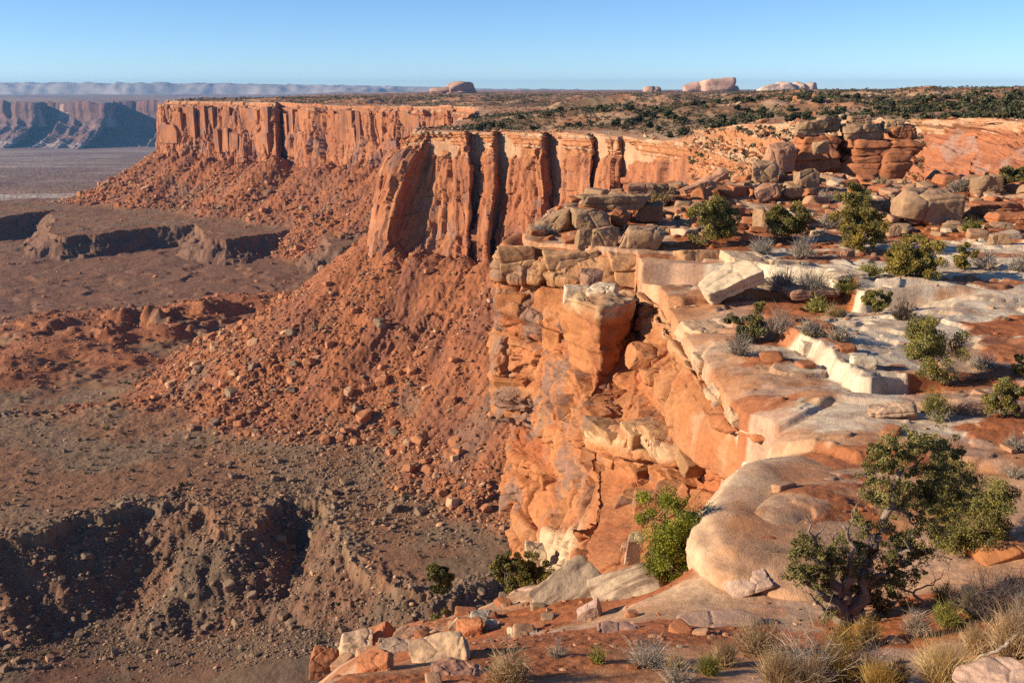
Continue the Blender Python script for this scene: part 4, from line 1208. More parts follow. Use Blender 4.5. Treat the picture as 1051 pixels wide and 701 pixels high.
def juniper_meshes(seed, H, W, tufts=70, per=70, leaf=0.10, green=GREEN, stems=3, low=0.15, bare=0.25, tr=0.09):
    """Trunk and crown meshes of a desert juniper, origin at the foot."""
    rs = np.random.RandomState(seed)
    parts = []; tips = []
    for s in range(stems):
        an = rs.uniform(0, 2 * pi); out = rs.uniform(.05, .2) * W
        top = np.array([cos(an) * out, sin(an) * out, H * rs.uniform(.35, .6)])
        foot = np.array([cos(an), sin(an), 0]) * tr * .8
        foot[2] = -0.15
        pts, t = limb(foot, top, tr * H * .35 * rs.uniform(.7, 1.1), tr * H * .16, rs, .10)
        parts.append(t)
        for b in range(7):
            st = pts[rs.randint(1, 7)]
            a2 = an + rs.uniform(-1.5, 1.5) if rs.rand() < .6 else rs.uniform(0, 2 * pi)
            rr = rs.uniform(.2, .48) * W
            hz = rs.uniform(low, .96)
            rr *= math.sqrt(max(.06, 1 - ((hz - .45) / .6) ** 2))
            e = np.array([cos(a2) * rr, sin(a2) * rr, H * hz])
            q, t = limb(st, e, tr * H * .13, tr * H * .03, rs, .14, 6, 5)
            parts.append(t); tips += [q[3], q[4], q[5]]
    V, F = merge(parts)
    tips = np.array(tips)
    n = tufts
    base = tips[rs.randint(0, len(tips), n * 3)] + rs.randn(n * 3, 3) * np.array([W, W, H]) * .085
    keep = fbm(base[:, 0] / W * 3.1 + seed, base[:, 1] / W * 3.1, base[:, 2] / H * 3.1, oct=2, seed=seed) > -bare
    e = (base[:, 0] / (W * .52)) ** 2 + (base[:, 1] / (W * .52)) ** 2 + ((base[:, 2] - H * .52) / (H * .52)) ** 2
    base = base[keep & (e < 1.05) & (base[:, 2] > H * low * .6)][:int(n * 1.35)]
    rad = rs.uniform(.075, .135, len(base)) * (W + H) * .5
    LV, LF, li = leaf_quads(base, rad, per, leaf, rs, .85, .35)
    tuft = rs.uniform(.6, 1.4, len(base)); hue = rs.uniform(0, 1, len(base))
    col = mix(np.broadcast_to(green, (len(LV), 3)), np.broadcast_to(green * C(1.5, 1.25, .8), (len(LV), 3)), hue[li]) * (tuft[li] * np.repeat(rs.uniform(.7, 1.3, len(LV) // 4), 4))[:, None]
    return (V, F), (LV, LF, col)


def juniper_obj(label, loc, tm, lm, cat="tree", group=None, name="juniper", rz=0.0):
    o = link(name, None, loc, None, rz)
    tag(o, label, cat, group)
    link("trunk", tm, (0, 0, 0), o); link("crown", lm, (0, 0, 0), o)
    return o


def bark_me(V, F, tint=C(.20, .15, .115), seed=0):
    n = fbm(V[:, 0] * 6, V[:, 1] * 6, V[:, 2] * 2, oct=3, seed=seed)
    return mesh_np("trunk", V, F, M_BARK, np.array(tint)[None] * (1 + .45 * n)[:, None])


def juniper_at(box, label, seed, green=GREEN, cat="tree", tufts=70, per=80, group=None, name="juniper", foot=None, at=None, **kw):
    x0, y0, x1, y1 = box
    g = near_ground((x0 + x1) / 2 if foot is None else foot[0], y1 - 2 if foot is None else foot[1]) if at is None else P((x0 + x1) / 2, y1, at)
    z = zeta(g); W = (x1 - x0) / FPX * z; H = (y1 - y0) / FPX * z / cos(math.atan2(-g[2], g[1])) * .93
    leaf = max(0.035, 1.45 / FPX * z); per = int(per * 3.6)
    (tv, tf), (lv, lf, lc) = juniper_meshes(seed, H, W, tufts=tufts, per=per, leaf=leaf, green=green, **kw)
    return juniper_obj(label, tuple(g), bark_me(tv, tf, seed=seed), mesh_np("crown", lv, lf, M_LEAF, lc, smooth=False), cat, group, name)


def shrub_mesh(name, seed, W, H, n=260, wid=0.008, col=C(.30, .26, .21), leafcol=None, leafn=0, leaf=.03, upright=0.5, bend=0.0, twigs=2):
    rs = np.random.RandomState(seed)
    def burst(k, P0, spread, L, w):
        d = rs.randn(k, 3); d[:, 2] = np.abs(d[:, 2]) * .6 + upright; d[:, :2] *= spread
        d /= np.linalg.norm(d, axis=1, keepdims=True)
        return P0, d, L * rs.uniform(.55, 1.0, k), w * rs.uniform(.7, 1.3, k)
    k = n // (1 + twigs)
    P0 = rs.randn(k, 3) * np.array([W * .08, W * .08, 0])
    P0, d, L, w = burst(k, P0, .95, 1.0, wid)
    # stretch lengths so the bush fills its ellipsoid
    el = 1 / np.sqrt((d[:, 0] / (W * .5)) ** 2 + (d[:, 1] / (W * .5)) ** 2 + (d[:, 2] / H) ** 2)
    L = L * el
    sets = [ribbons(P0, d, L, w, rs.randn(k, 3) * .10 + np.array([0, 0, bend]))]
    for t in range(twigs):
        f = rs.uniform(.3, .85, k)[:, None]
        P1 = P0 + d * L[:, None] * f
        d1 = d + rs.randn(k, 3) * .55; d1 /= np.linalg.norm(d1, axis=1, keepdims=True)
        sets.append(ribbons(P1, d1, L * rs.uniform(.25, .5, k), w * .7, rs.randn(k, 3) * .12, 2))
    parts = [(v, f) for v, f, m in sets]
    V, F = merge(parts)
    c = np.concatenate([np.repeat(rs.uniform(.65, 1.35, k), m) for v, f, m in sets])[:, None] * np.array(col)[None]
    if leafn:
        tips = parts[0][0].reshape(k, -1, 3)[:, 4:].reshape(-1, 3)
        cen = tips[rs.randint(0, len(tips), leafn)]
        lv, lf, li = leaf_quads(cen, np.full(leafn, .07 * W), 5, leaf, rs)
        lc = np.array(leafcol)[None] * np.repeat(rs.uniform(.6, 1.4, len(lv) // 4), 4)[:, None]
        F = np.concatenate([F, lf + len(V)]); V = np.concatenate([V, lv]); c = np.concatenate([c, lc])
    return mesh_np(name, V, F, M_TWIG, c, smooth=False)


def shrub_at(box, label, seed, name="shrub", cat="shrub", foot=None, group=None, **kw):
    x0, y0, x1, y1 = box
    g = near_ground((x0 + x1) / 2 if foot is None else foot[0], y1 - 1 if foot is None else foot[1])
    z = zeta(g); W = (x1 - x0) / FPX * z * 1.18; H = (y1 - y0) / FPX * z / cos(math.atan2(-g[2], g[1])) * 1.15
    kw["n"] = int(kw.get("n", 260) * 1.9)
    kw.setdefault("wid", max(0.004, 0.38 / FPX * z)); kw.setdefault("leaf", max(.03, 2.0 / FPX * z))
    o = link(name, shrub_mesh(name, seed, W, H, **kw), tuple(g))
    return tag(o, label, cat, group)


# ================================================================== boulders on and around the near bench
ROCKS = [
    # (box, base, label, kwargs)
    ((546, 210, 592, 243), GREYTAN, "long grey boulder leaning down to the cliff edge beside the boulder pile", dict(tilt=(0, -.45), depth=.6, hs=.75)),
    ((586, 207, 629, 234), GREYTAN, "cracked blocky grey boulder topping the pile above the cliff edge", dict(grooves=.06, at=79)),
    ((624, 210, 647, 231), REDROCK, "upright orange slab wedged between two grey boulders of the pile", dict(tilt=(0, .35), at=81)),
    ((590, 234, 611, 254), GREYTAN * .95, "small rounded boulder at the foot of the cracked grey one", dict()),
    ((606, 229, 636, 254), GREYTAN, "split grey boulder under the cracked one in the pile", dict(grooves=.08)),
    ((633, 222, 684, 256), GREYTAN * 1.08, "large angular boulder with a flat sloping top right of the pile", dict(tilt=(.1, .12), depth=.9, boxy=.8)),
    ((596, 195, 670, 212), GREYTAN * 1.05, "long flat grey slab lying across the top of the ridge", dict(layers=3, depth=.5, at=86, boxy=.82)),
    ((654, 202, 681, 223), GREYTAN * .7, "dark cube shaped boulder standing behind the flat slab", dict(boxy=.78, at=86)),
    ((640, 184, 672, 198), PINK * .9, "flat topped rock on the crest above the long slab", dict(layers=2, at=94)),
    ((667, 185, 682, 197), GREYTAN * .8, "small dark rock beside the flat topped crest rock", dict(at=94)),
    ((562, 229, 592, 242), PINK, "low pinkish rock in front of the leaning grey boulder", dict()),
    ((648, 214, 662, 224), REDROCK * 1.1, "small orange rock under the dark cube shaped boulder", dict()),
    ((697, 190, 735, 204), PINK, "striped pale slab tilted on the red slope", dict(layers=4, tilt=(0, -.3), depth=.5)),
    ((702, 168, 752, 198), PINK * 1.05, "long log like slab lying tilted on the crest slope", dict(tilt=(0, -.5), depth=.35, hs=.45)),
    ((768, 162, 800, 190), GREYTAN * 1.1, "broad pale boulder left of the dark juniper on the crest", dict(depth=.7)),
    ((783, 140, 815, 172), PINK, "rounded pink boulder behind the dark crest juniper", dict(at=117)),
    ((772, 188, 802, 208), PINK * .95, "smooth wedge boulder in the middle of the red slope", dict(tilt=(0, -.25))),
    ((799, 190, 824, 205), GREYTAN, "low boulder next to the smooth wedge boulder", dict()),
    ((814, 172, 838, 197), GREYTAN, "upright broken boulder above the grey bush on the slope", dict(grooves=.07)),
    ((774, 212, 808, 240), GREYTAN * .95, "pale cracked slab between two junipers on the slope", dict(tilt=(.2, 0), grooves=.05)),
    ((831, 147, 877, 177), PINK * 1.05, "big pinkish cracked boulder under the left outcrop tower", dict(grooves=.05, depth=.7)),
    ((833, 142, 851, 156), GREYTAN, "small tan block perched above the pinkish cracked boulder", dict(at=113)),
    ((883, 151, 926, 180), GREYTAN * 1.1, "large tan boulder with a vertical crack under the right outcrop tower", dict(grooves=.06, depth=.75)),
    ((869, 172, 888, 187), GREYTAN, "round boulder in front of the two outcrop towers", dict()),
    ((917, 190, 986, 228), GREYTAN * 1.12, "largest rounded boulder on the red soil flat with a grooved face", dict(grooves=.045, depth=.75, boxy=.85, lvl=5)),
    ((992, 177, 1029, 203), GREYTAN, "oval boulder resting on a red ledge near the frame edge", dict(boxy=.95, depth=.8)),
    ((927, 221, 947, 233), PINK, "small pink block at the foot of the largest rounded boulder", dict()),
    ((962, 224, 990, 233), PINK * .9, "flat little slab in the shadow of the largest boulder", dict()),
    ((950, 143, 972, 172), GREYTAN, "upright leaning slab of the fallen stack on the red soil", dict(tilt=(0, .6), depth=.4, hs=.9)),
    ((960, 152, 988, 181), PINK * .95, "broad slab of the fallen stack leaning to one side", dict(tilt=(.1, .7), depth=.5, layers=3)),
    ((978, 168, 1008, 186), GREYTAN, "low slab at the end of the fallen stack", dict(tilt=(0, .25), depth=.6)),
    ((1013, 214, 1056, 230), REDROCK, "flat red ledge block below the oval boulder", dict(layers=3)),
    ((1014, 227, 1036, 242), GREYTAN * 1.15, "pale triangular block below the red ledge block", dict()),
    ((1012, 238, 1034, 252), GREYTAN, "tan block in front of the pale triangular one", dict()),
    ((995, 206, 1050, 220), REDROCK, "wide layered red slab under the oval boulder", dict(layers=4, depth=.5)),
    ((907, 230, 925, 243), GREYTAN, "tan stone between yellow green juniper and largest boulder", dict()),
    ((862, 205, 922, 222), GREYTAN * .9, "long low slab shaded by the largest boulder", dict(layers=2, depth=.5)),
    ((717, 273, 781, 313), CREAM, "cream tilted slab lying below the white ledge", dict(tilt=(.25, -.38), depth=.75, hs=.62, layers=2, lvl=5, lichen=.15, sink=.05)),
    ((762, 282, 812, 297), CREAM * .9, "thin cream ledge slab right of the tilted cream slab", dict(layers=3, depth=.6)),
    ((796, 291, 856, 305), PINK, "long thin slab under the grey bush on the ledge", dict(layers=3, depth=.5)),
    ((845, 280, 890, 292), CREAM * .9, "pale overhanging slab end beside the yellow green bush", dict(layers=2, depth=.7)),
    ((862, 255, 877, 265), PINK, "lone pink rock on the white slickrock", dict()),
    ((886, 411, 943, 429), C(.50, .33, .21), "flat tan slab propped on the orange slickrock", dict(depth=.55, tilt=(.05, -.06), sink=0.0, hs=.8, layers=2)),
    ((926, 420, 942, 431), PINK, "small block beside the propped flat slab", dict()),
    ((576, 291, 607, 316), CREAM * 1.0, "cream boulder on the cliff ledge under the cap blocks", dict(at=66.5, sink=.0)),
    ((600, 290, 636, 317), CREAM * 1.08, "brightest cream boulder with a dark crack on the cliff ledge", dict(at=65.5, grooves=.05, sink=0.0)),
    ((594, 268, 620, 302), C(.40, .22, .135), "brown knob rising behind the two cream boulders", dict(at=68.5)),
    ((642, 350, 690, 374), ORANGE, "orange slab lying on the debris shelf of the cliff", dict(at=56.5, depth=.7, tilt=(.2, .1))),
    ((655, 372, 700, 392), ORANGE * .95, "low orange block at the back of the debris shelf", dict(at=53.5)),
    ((655, 424, 665, 438), GREYTAN, "small upright grey stone on the debris shelf", dict(at=51.5)),
    ((319, 659, 347, 692), REDROCK * 1.1, "upright orange block at the end of the rocky spur", dict(boxy=.78, depth=.7, tilt=(0, .12))),
    ((346, 644, 387, 673), C(.48, .33, .21), "pale cream boulder beside the upright orange block", dict(depth=.8, grooves=.04)),
    ((365, 621, 405, 649), REDROCK * 1.15, "smooth orange slab on top of the spur", dict(tilt=(.1, -.35), depth=.7, hs=.75)),
    ((401, 612, 444, 641), REDROCK * .95, "tilted dark red slab next to the smooth orange one", dict(tilt=(0, -.45), depth=.6, hs=.75)),
    ((383, 652, 422, 673), C(.36, .245, .165), "pitted grey white boulder on the spur", dict(rough=.1)),
    ((366, 667, 405, 690), REDROCK * 1.25, "low orange rock in front of the pitted grey boulder", dict(tilt=(.1, -.2))),
    ((418, 648, 486, 679), C(.46, .30, .18), "broad flat pale slab sloping down the spur", dict(tilt=(.25, -.3), depth=.8, hs=.5, lvl=5, sink=.3)),
    ((438, 670, 500, 693), C(.36, .185, .12), "flat brown slab sunk in the red soil", dict(depth=.7, hs=.5, sink=.3)),
    ((481, 624, 505, 638), GREYW, "rounded white boulder among the spur rocks", dict()),
    ((466, 633, 498, 653), REDROCK * 1.15, "orange brown boulder below the rounded white one", dict(tilt=(0, -.3))),
    ((496, 598, 521, 617), C(.28, .14, .09), "dark brown boulder beside the pinyon clump", dict()),
    ((497, 634, 511, 646), GREYW * 1.2, "small jagged white rock near the tilted slabs", dict()),
    ((460, 628, 478, 648), C(.42, .29, .19), "thin white slab standing on edge in the spur", dict(tilt=(0, -.9), depth=.4, hs=.6)),
    ((425, 655, 452, 668), PINK, "pink rock half buried at the rim of the spur", dict()),
    ((404, 640, 440, 656), PINK * 1.05, "pinkish block under the dark red slab", dict()),
    ((520, 640, 552, 652), CREAM * .9, "low pale rock at the edge of the red soil", dict(hs=.6)),
    ((694, 622, 787, 643), C(.43, .265, .185), "smooth low rock hump half buried in red soil", dict(depth=.6, hs=.6, boxy=1.0, sink=.35, rough=.03)),
    ((741, 573, 797, 607), C(.45, .30, .22), "loose grey pink slab lying on the pale rock nose", dict(depth=.7, hs=.35, tilt=(.15, -.2), sink=.15)),
    ((612, 636, 660, 650), C(.38, .21, .15), "flat brown stone flush with the red soil below the slabs", dict(hs=.5, sink=.4)),
    ((590, 615, 619, 637), C(.44, .29, .22), "small pink slab at the foot of the tilted white slabs", dict(tilt=(.1, -.4), depth=.6)),
    ((641, 624, 657, 634), REDROCK * 1.2, "small orange stone on the soil in the slabs' shadow", dict()),
    ((538, 545, 562, 578), C(.56, .42, .26), "pale rounded rock rib at the foot of the cliff", dict(at=46, depth=1.0)),
    ((640, 540, 662, 570), C(.50, .36, .24), "square pale block behind the bright green pinyon", dict(at=33.5, boxy=.7)),
    ((636, 553, 652, 563), PINK, "flat stone on the orange dome by the square pale block", dict(at=36)),
    ((983, 530, 1062, 574), ORANGE * 1.05, "smooth orange hump of rock behind the gnarled juniper", dict(depth=.8, boxy=1.0, sink=.3, rough=.03, lichen=.1, hs=.8)),
    ((944, 388, 1062, 424), C(.47, .28, .17), "wide tan rock swell with a shaded hollow near the frame edge", dict(depth=.5, boxy=1.0, sink=.35, rough=.03, hs=.9)),
    ((983, 668, 1075, 712), C(.50, .33, .24), "pale pink rock at the bottom corner under the dead branch", dict(depth=1.0, hs=.6, tilt=(0, -.25), sink=.2)),
]
for i, (box, base, label, kw) in enumerate(ROCKS):
    boulder(box, base, label, 100 + i * 7, cat="slab" if " slab" in label else "boulder", name="rock_slab" if " slab" in label else "boulder", **kw)

# the two big white slabs that lean in the notch: layered, pale on top and orange below
def white_slab(a, b, width, thick, label, seed, roll):
    A = np.array(a); B = np.array(b)
    L = np.linalg.norm(B - A)
    V, F = rock_shape(seed, L, width, thick, lvl=5, box=.8, n=14, rough=.06, layers=3)
    x = (B - A) / L
    s = np.cross(np.array([0, 0, 1.0]), x); s /= np.linalg.norm(s)
    n = np.cross(x, s)
    s2 = s * cos(roll) + n * sin(roll); n2 = -s * sin(roll) + n * cos(roll)
    top = V[:, 2] > 0.1 * thick
    strip = fbm(V[:, 1] * 5, V[:, 0] * .8, V[:, 2] * 3, oct=4, seed=seed)
    col = mix(C(.45, .33, .22), C(.22, .145, .10), ss(-.05, .3, strip))
    col = mix(col, np.broadcast_to(C(.40, .175, .07), col.shape), ss(.16, .02, V[:, 2] / thick))
    V = V[:, :1] * x + V[:, 1:2] * s2 + V[:, 2:] * n2
    c = (A + B) / 2
    o = link("rock_slab", mesh_np("rock_slab", V, F, M_BOULDER, col), tuple(c))
    tag(o, label, "slab")


white_slab(P(556, 632, 26.6), P(612, 586, 27.8), 1.5, .5, "large white layered slab tilted steeply with an orange underside", 901, .55)
white_slab(P(552, 622, 27.4), P(577, 597, 28.0), .8, .3, "thin white slab leaning behind the large tilted one", 902, .6)
white_slab(P(606, 618, 26.4), P(684, 590, 26.6), 1.7, .5, "white layered slab resting flatter beside the pale rock nose", 903, .42)

# ------------------------------------------------------------------ cap blocks along the cliff edge
CAPS = [((509, 249, 557, 286), 75.0, "broad cap block at the far corner of the cliff edge"), ((553, 252, 620, 289), 73.2, "long cap block with dark varnish in the middle of the cliff edge"),
        ((619, 254, 690, 295), 71.8, "tallest cap block hanging over the cleft"), ((689, 256, 742, 292), 69.3, "smooth orange cap block right of the cleft"), ((740, 259, 790, 287), 67.6, "cream faced cap block under the white ledge"), ((784, 264, 832, 287), 66.0, "low cream cap block where the ledge meets the bush row"),
        ((818, 347, 852, 374), 47.3, "cream ledge block at the near end of the white step"), ((843, 355, 874, 389), 45.4, "second cream ledge block of the white step"), ((866, 364, 897, 404), 43.3, "lowest cream ledge block ending the white step"),
        ((684, 300, 728, 318), 61.0, "thin tan rim slab overhanging the debris shelf"), ((694, 322, 742, 346), 54.0, "flaky tan rim slab below the cream tilted slab"), ((708, 350, 756, 380), 48.2, "pale flaky slab at the slickrock point"), ((724, 374, 786, 410), 44.0, "broad tan slab forming the lip above the smooth orange wall"), ((744, 404, 792, 432), 40.8, "low pink slab lip above the white face")]
for i, (b, d, lab) in enumerate(CAPS):
    boulder(b, C(.43, .235, .115) if i < 4 else (C(.52, .37, .235) if i < 6 else C(.57, .46, .335) if i < 9 else C(.47, .30, .175)), lab, 700 + i, cat="rock ledge", name="cap_block", at=d, depth=.75 if i < 9 else 1.1, boxy=.62 if i < 9 else .8, sink=0.0 if i < 9 else .1, grooves=.03, rough=.05 if i < 9 else .08, lvl=5, layers=2 if i < 9 else 3, lichen=.5, hs=1.15 if i < 9 else .75, n=8)


# ------------------------------------------------------------------ the wedge of bedrock jutting from the cliff under the cream boulders
def hull_rock(pts, seed, cuts=26, rough=.6):
    import bmesh
    bm = bmesh.new()
    c = np.mean(pts, 0)
    for p in pts: bm.verts.new(p - c)
    r = bmesh.ops.convex_hull(bm, input=bm.verts)
    bmesh.ops.subdivide_edges(bm, edges=bm.edges[:], cuts=cuts, use_grid_fill=True)
    bmesh.ops.triangulate(bm, faces=bm.faces[:])
    bmesh.ops.smooth_vert(bm, verts=bm.verts[:], factor=.5, use_axis_x=True, use_axis_y=True, use_axis_z=True)
    for _ in range(7): bmesh.ops.smooth_vert(bm, verts=bm.verts[:], factor=.5, use_axis_x=True, use_axis_y=True, use_axis_z=True)
    bm.verts.ensure_lookup_table(); bm.normal_update()
    V = np.array([v.co[:] for v in bm.verts]); N = np.array([v.normal[:] for v in bm.verts]); F = np.array([[v.index for v in f.verts] for f in bm.faces])
    bm.free()
    e, i, rr, b = bricks(V[:, 0] + V[:, 1], V[:, 2], 1.0, 2.6, seed)
    d = rough * fbm(V[:, 0] / 1.6, V[:, 1] / 1.6, V[:, 2] / 1.6, oct=5, seed=seed) + .7 * fbm(V[:, 0] / 3.5 + 9, V[:, 1] / 3.5, V[:, 2] / 2.5, oct=2, seed=seed + 1) + (.26 * b + .2 * (rr - 1)) * (1 - np.abs(N[:, 2]))
    return V + N * d[:, None], F, c


_V, _F, _c = hull_rock([P(*r) for r in [(572, 306, 67), (598, 312, 63.6), (616, 318, 61.2), (640, 316, 62.0), (660, 306, 64.6), (655, 300, 68.5), (590, 296, 70), (584, 345, 66.5), (594, 374, 64.8), (613, 388, 62.0), (632, 372, 64.5), (654, 340, 66.5), (610, 380, 67)]], 71)
_col = mix(np.broadcast_to(ORANGE, _V.shape), C(.50, .34, .19), ss(1.0, 1.9, _V[:, 2] + .6 * fbm(_V[:, 0], _V[:, 1], oct=3, seed=3)))
_col = mix(_col, np.broadcast_to(C(.27, .10, .048), _V.shape), .6 * ss(.0, .3, fbm(_V[:, 0] / 1.4, _V[:, 1] / 1.4, _V[:, 2] / 2.5, oct=5, seed=4)))
tag(link("cliff_ledge", mesh_np("cliff_ledge", _V, _F, M_CLIFF, _col), tuple(_c)), "wedge of bedrock jutting from the cliff with a shaded right face", "rock ledge", kind="structure")


# ------------------------------------------------------------------ ledge blocks and pillars that break the faces of the walls
def face_block(key, u, t, W, D, H, out, seed, mat, tint, name, label, box=.72, n=8, p=40, rough=.06, layers=0, grooves=.03, cat="rock ledge", wobble=.22):
    G, U, T, N = SLOPE[key]
    c = int(np.argmin(np.abs(U[0] - u))); r = int(np.argmin(np.abs(T[:, 0] - t)))
    o = G[r, c]; nr = N[max(r - 6, 0):r + 6, max(c - 8, 0):c + 8].mean((0, 1)); nr = nr * np.array([1, 1, 0]); nr /= max(np.linalg.norm(nr), 1e-6)
    tx = np.array([-nr[1], nr[0], 0])
    V, F = rock_shape(seed, W, D, H, lvl=5, box=box, n=n, p=p, rough=rough, layers=layers, grooves=grooves, wobble=wobble)
    V = V[:, :1] * tx + V[:, 1:2] * nr + V[:, 2:] * np.array([0, 0, 1.0])
    c0 = o + nr * (out - D / 2)
    if wobble < .2:
        c0[2] = min(c0[2], G[0, c, 2] - 4 - H * .5)
    w = V + c0
    ob = link(name, mesh_np(name, V, F, mat, tint(w)), tuple(c0))
    tag(ob, label, cat, kind="structure")


def ledge_tint(base):
    def f(w):
        x, y, z = w.T
        c = mix(np.broadcast_to(np.array(base, np.float32), w.shape), np.array(base, np.float32) * C(.72, .66, .62), ss(-.1, .35, fbm(x / 1.2, y / 1.2, z / .8, oct=5, seed=31)))
        return mix(c, np.broadcast_to(C(.20, .115, .085), w.shape), .7 * ss(.08, .3, fbm(x / 1.8, y / 1.8, z / 2.6, oct=5, seed=32)))
    return f


def wall_blocks():
    rs = np.random.RandomState(404)
    rows = [(1.75, 3.1, 6.4, 2.6, 1.0, .35, C(.40, .19, .085)), (2.5, 3.05, 5.4, 4.2, 2.3, .35, ORANGE * .9), (3.25, 3.05, 5.6, 4.6, 2.6, .3, ORANGE * .95), (4.15, 3.1, 6.0, 3.8, 1.5, .4, ORANGE), (4.9, 3.2, 8.8, 3.2, 1.2, .45, ORANGE * 1.03),
            (5.35, 5.2, 11.6, 2.6, .9, .4, ORANGE * 1.05), (6.02, 5.9, 12.7, 2.6, 1.3, .32, C(.455, .26, .13)), (6.5, 3.3, 8.2, 3.4, 1.5, .3, ORANGE), (6.95, 5.0, 11.8, 2.3, .9, .35, ORANGE * .95), (7.5, 4.2, 10.2, 2.6, 1.0, .35, C(.43, .20, .09))]
    k = 0
    G, U, T, N = SLOPE["near"]
    for t, u0, u1, w, h, out, base in rows:
        r = int(np.argmin(np.abs(T[:, 0] - t)))
        s = np.concatenate([[0], np.cumsum(np.linalg.norm(np.diff(G[r], axis=0), axis=1))])
        a, b = np.interp([u0, u1], U[0], s); p = a
        while p < b:
            W = w * rs.uniform(.55, 1.5)
            if rs.rand() < .8:
                face_block("near", float(np.interp(p + W / 2, s, U[0])), t + rs.uniform(-.12, .12), W, rs.uniform(1.6, 2.6), h * rs.uniform(.7, 1.3), out * rs.uniform(.3, 1.4), 1300 + k, M_CLIFF, ledge_tint(base * rs.uniform(.85, 1.12)), "cliff_ledge", "block of bedrock set in the orange cliff face")
            k += 1; p += W * rs.uniform(.85, 1.25)
    for i in range(44):
        u = 3.1 + 9.2 * (i + rs.uniform(0, .8)) / 44
        if 6.9 < u < 8.1: continue
        low = rs.rand() < .4
        face_block("prom", u, rs.uniform(2.2, 2.6) if low else rs.uniform(1.5, 1.9), rs.uniform(9, 26), rs.uniform(14, 22), rs.uniform(24, 40) if low else rs.uniform(44, 66), rs.uniform(.5, 4.5), 1700 + i, M_PROM,
                   lambda w: wall_tint(w[:, 0], w[:, 1], w[:, 2], w[:, 0] * .9 - w[:, 1] * .4, 0, 311, 1.7), "cliff_pillar", "angular pillar on the far fluted wall", box=.7, n=2, p=70, rough=.025, grooves=.012, cat="rock pillar", wobble=.07)


wall_blocks()

# the pale nose of bedrock that bulges out beside the notch
_V, _F = rock_shape(77, 5.6, 13.0, 3.5, lvl=5, box=.98, n=2, p=3.6, rough=.02, wobble=.06)
_d = .06 * vnoise(_V[:, 2] * 5 + .15 * _V[:, 1] + .8 * fbm(_V[:, 0], _V[:, 1], oct=3, seed=2), _V[:, 2] * 0, seed=6) + .10 * fbm(_V[:, 0] / .8, _V[:, 1] / .8, _V[:, 2] / .8, oct=5, seed=7) + .22 * fbm(_V[:, 0] / 3, _V[:, 1] / 3, _V[:, 2] / 3, oct=3, seed=8)
_V = _V * (1 + _d / 3)[:, None]
_V = _V @ rot_m(-.075, .08, -.41).T
_c = np.array([8.75, 28.2, -13.5])
_w = _V + _c
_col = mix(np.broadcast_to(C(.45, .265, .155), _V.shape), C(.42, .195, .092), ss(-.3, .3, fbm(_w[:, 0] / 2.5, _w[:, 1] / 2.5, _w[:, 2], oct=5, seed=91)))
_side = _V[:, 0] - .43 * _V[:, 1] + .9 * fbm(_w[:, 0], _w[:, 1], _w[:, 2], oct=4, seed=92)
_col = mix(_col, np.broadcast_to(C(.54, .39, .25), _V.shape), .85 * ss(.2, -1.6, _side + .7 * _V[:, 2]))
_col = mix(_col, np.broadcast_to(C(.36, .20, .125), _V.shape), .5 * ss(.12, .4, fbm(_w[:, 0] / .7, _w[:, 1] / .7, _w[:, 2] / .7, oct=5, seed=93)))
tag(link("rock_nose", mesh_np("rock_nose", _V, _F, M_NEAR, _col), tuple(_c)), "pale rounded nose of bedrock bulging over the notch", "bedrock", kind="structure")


# ------------------------------------------------------------------ twin outcrop towers behind the red flat
def tower(cx, base_y, d, parts, label, seed):
    g = P(cx, base_y, d)
    o = link("rock_outcrop", None, tuple(g)); tag(o, label, "outcrop")
    z = zeta(g)
    for i, (nm, x0, y0, x1, y1, col, lay) in enumerate(parts):
        W = (x1 - x0) / FPX * z; H = (y1 - y0) / FPX * z * 1.06
        V, F = rock_shape(seed + i, W, W * .8, H, lvl=5, box=.74, n=12, rough=.12, layers=lay, grooves=.07)
        V += np.array([((x0 + x1) / 2 - cx) / FPX * z, 0, (base_y - (y0 + y1) / 2) / FPX * z])
        link(nm, mesh_np(nm, V, F, M_BOULDER, rock_tint(V, col, seed + i, lichen=.35)), (0, 0, 0), o)


tower(838, 172, 121, [("base", 804, 148, 864, 178, REDROCK, 5), ("neck", 810, 139, 858, 157, REDROCK * 1.1, 4), ("cap", 811, 124, 848, 143, GREYTAN, 3), ("cap", 832, 121, 860, 138, GREYTAN * .85, 2)], "lower dark capped outcrop tower of layered red rock", 811)
tower(892, 174, 121, [("base", 850, 152, 938, 180, REDROCK * 1.05, 5), ("neck", 858, 142, 936, 160, REDROCK * 1.1, 4), ("cap", 856, 128, 903, 146, GREYTAN, 3), ("cap", 867, 120, 888, 132, GREYTAN * .9, 2), ("cap", 900, 123, 922, 138, GREYTAN * 1.05, 2), ("cap", 908, 128, 936, 144, REDROCK * .95, 3)], "taller outcrop tower with stacked grey cap rocks over layered red beds", 821)

# ================================================================== loose rock
_low = {}


def low_rock(k, lvl=1):
    if (k, lvl) not in _low:
        _low[(k, lvl)] = rock_shape(5000 + k, 1, 1, .8, lvl=lvl, n=9, p=30, box=.75)
    return _low[(k, lvl)]


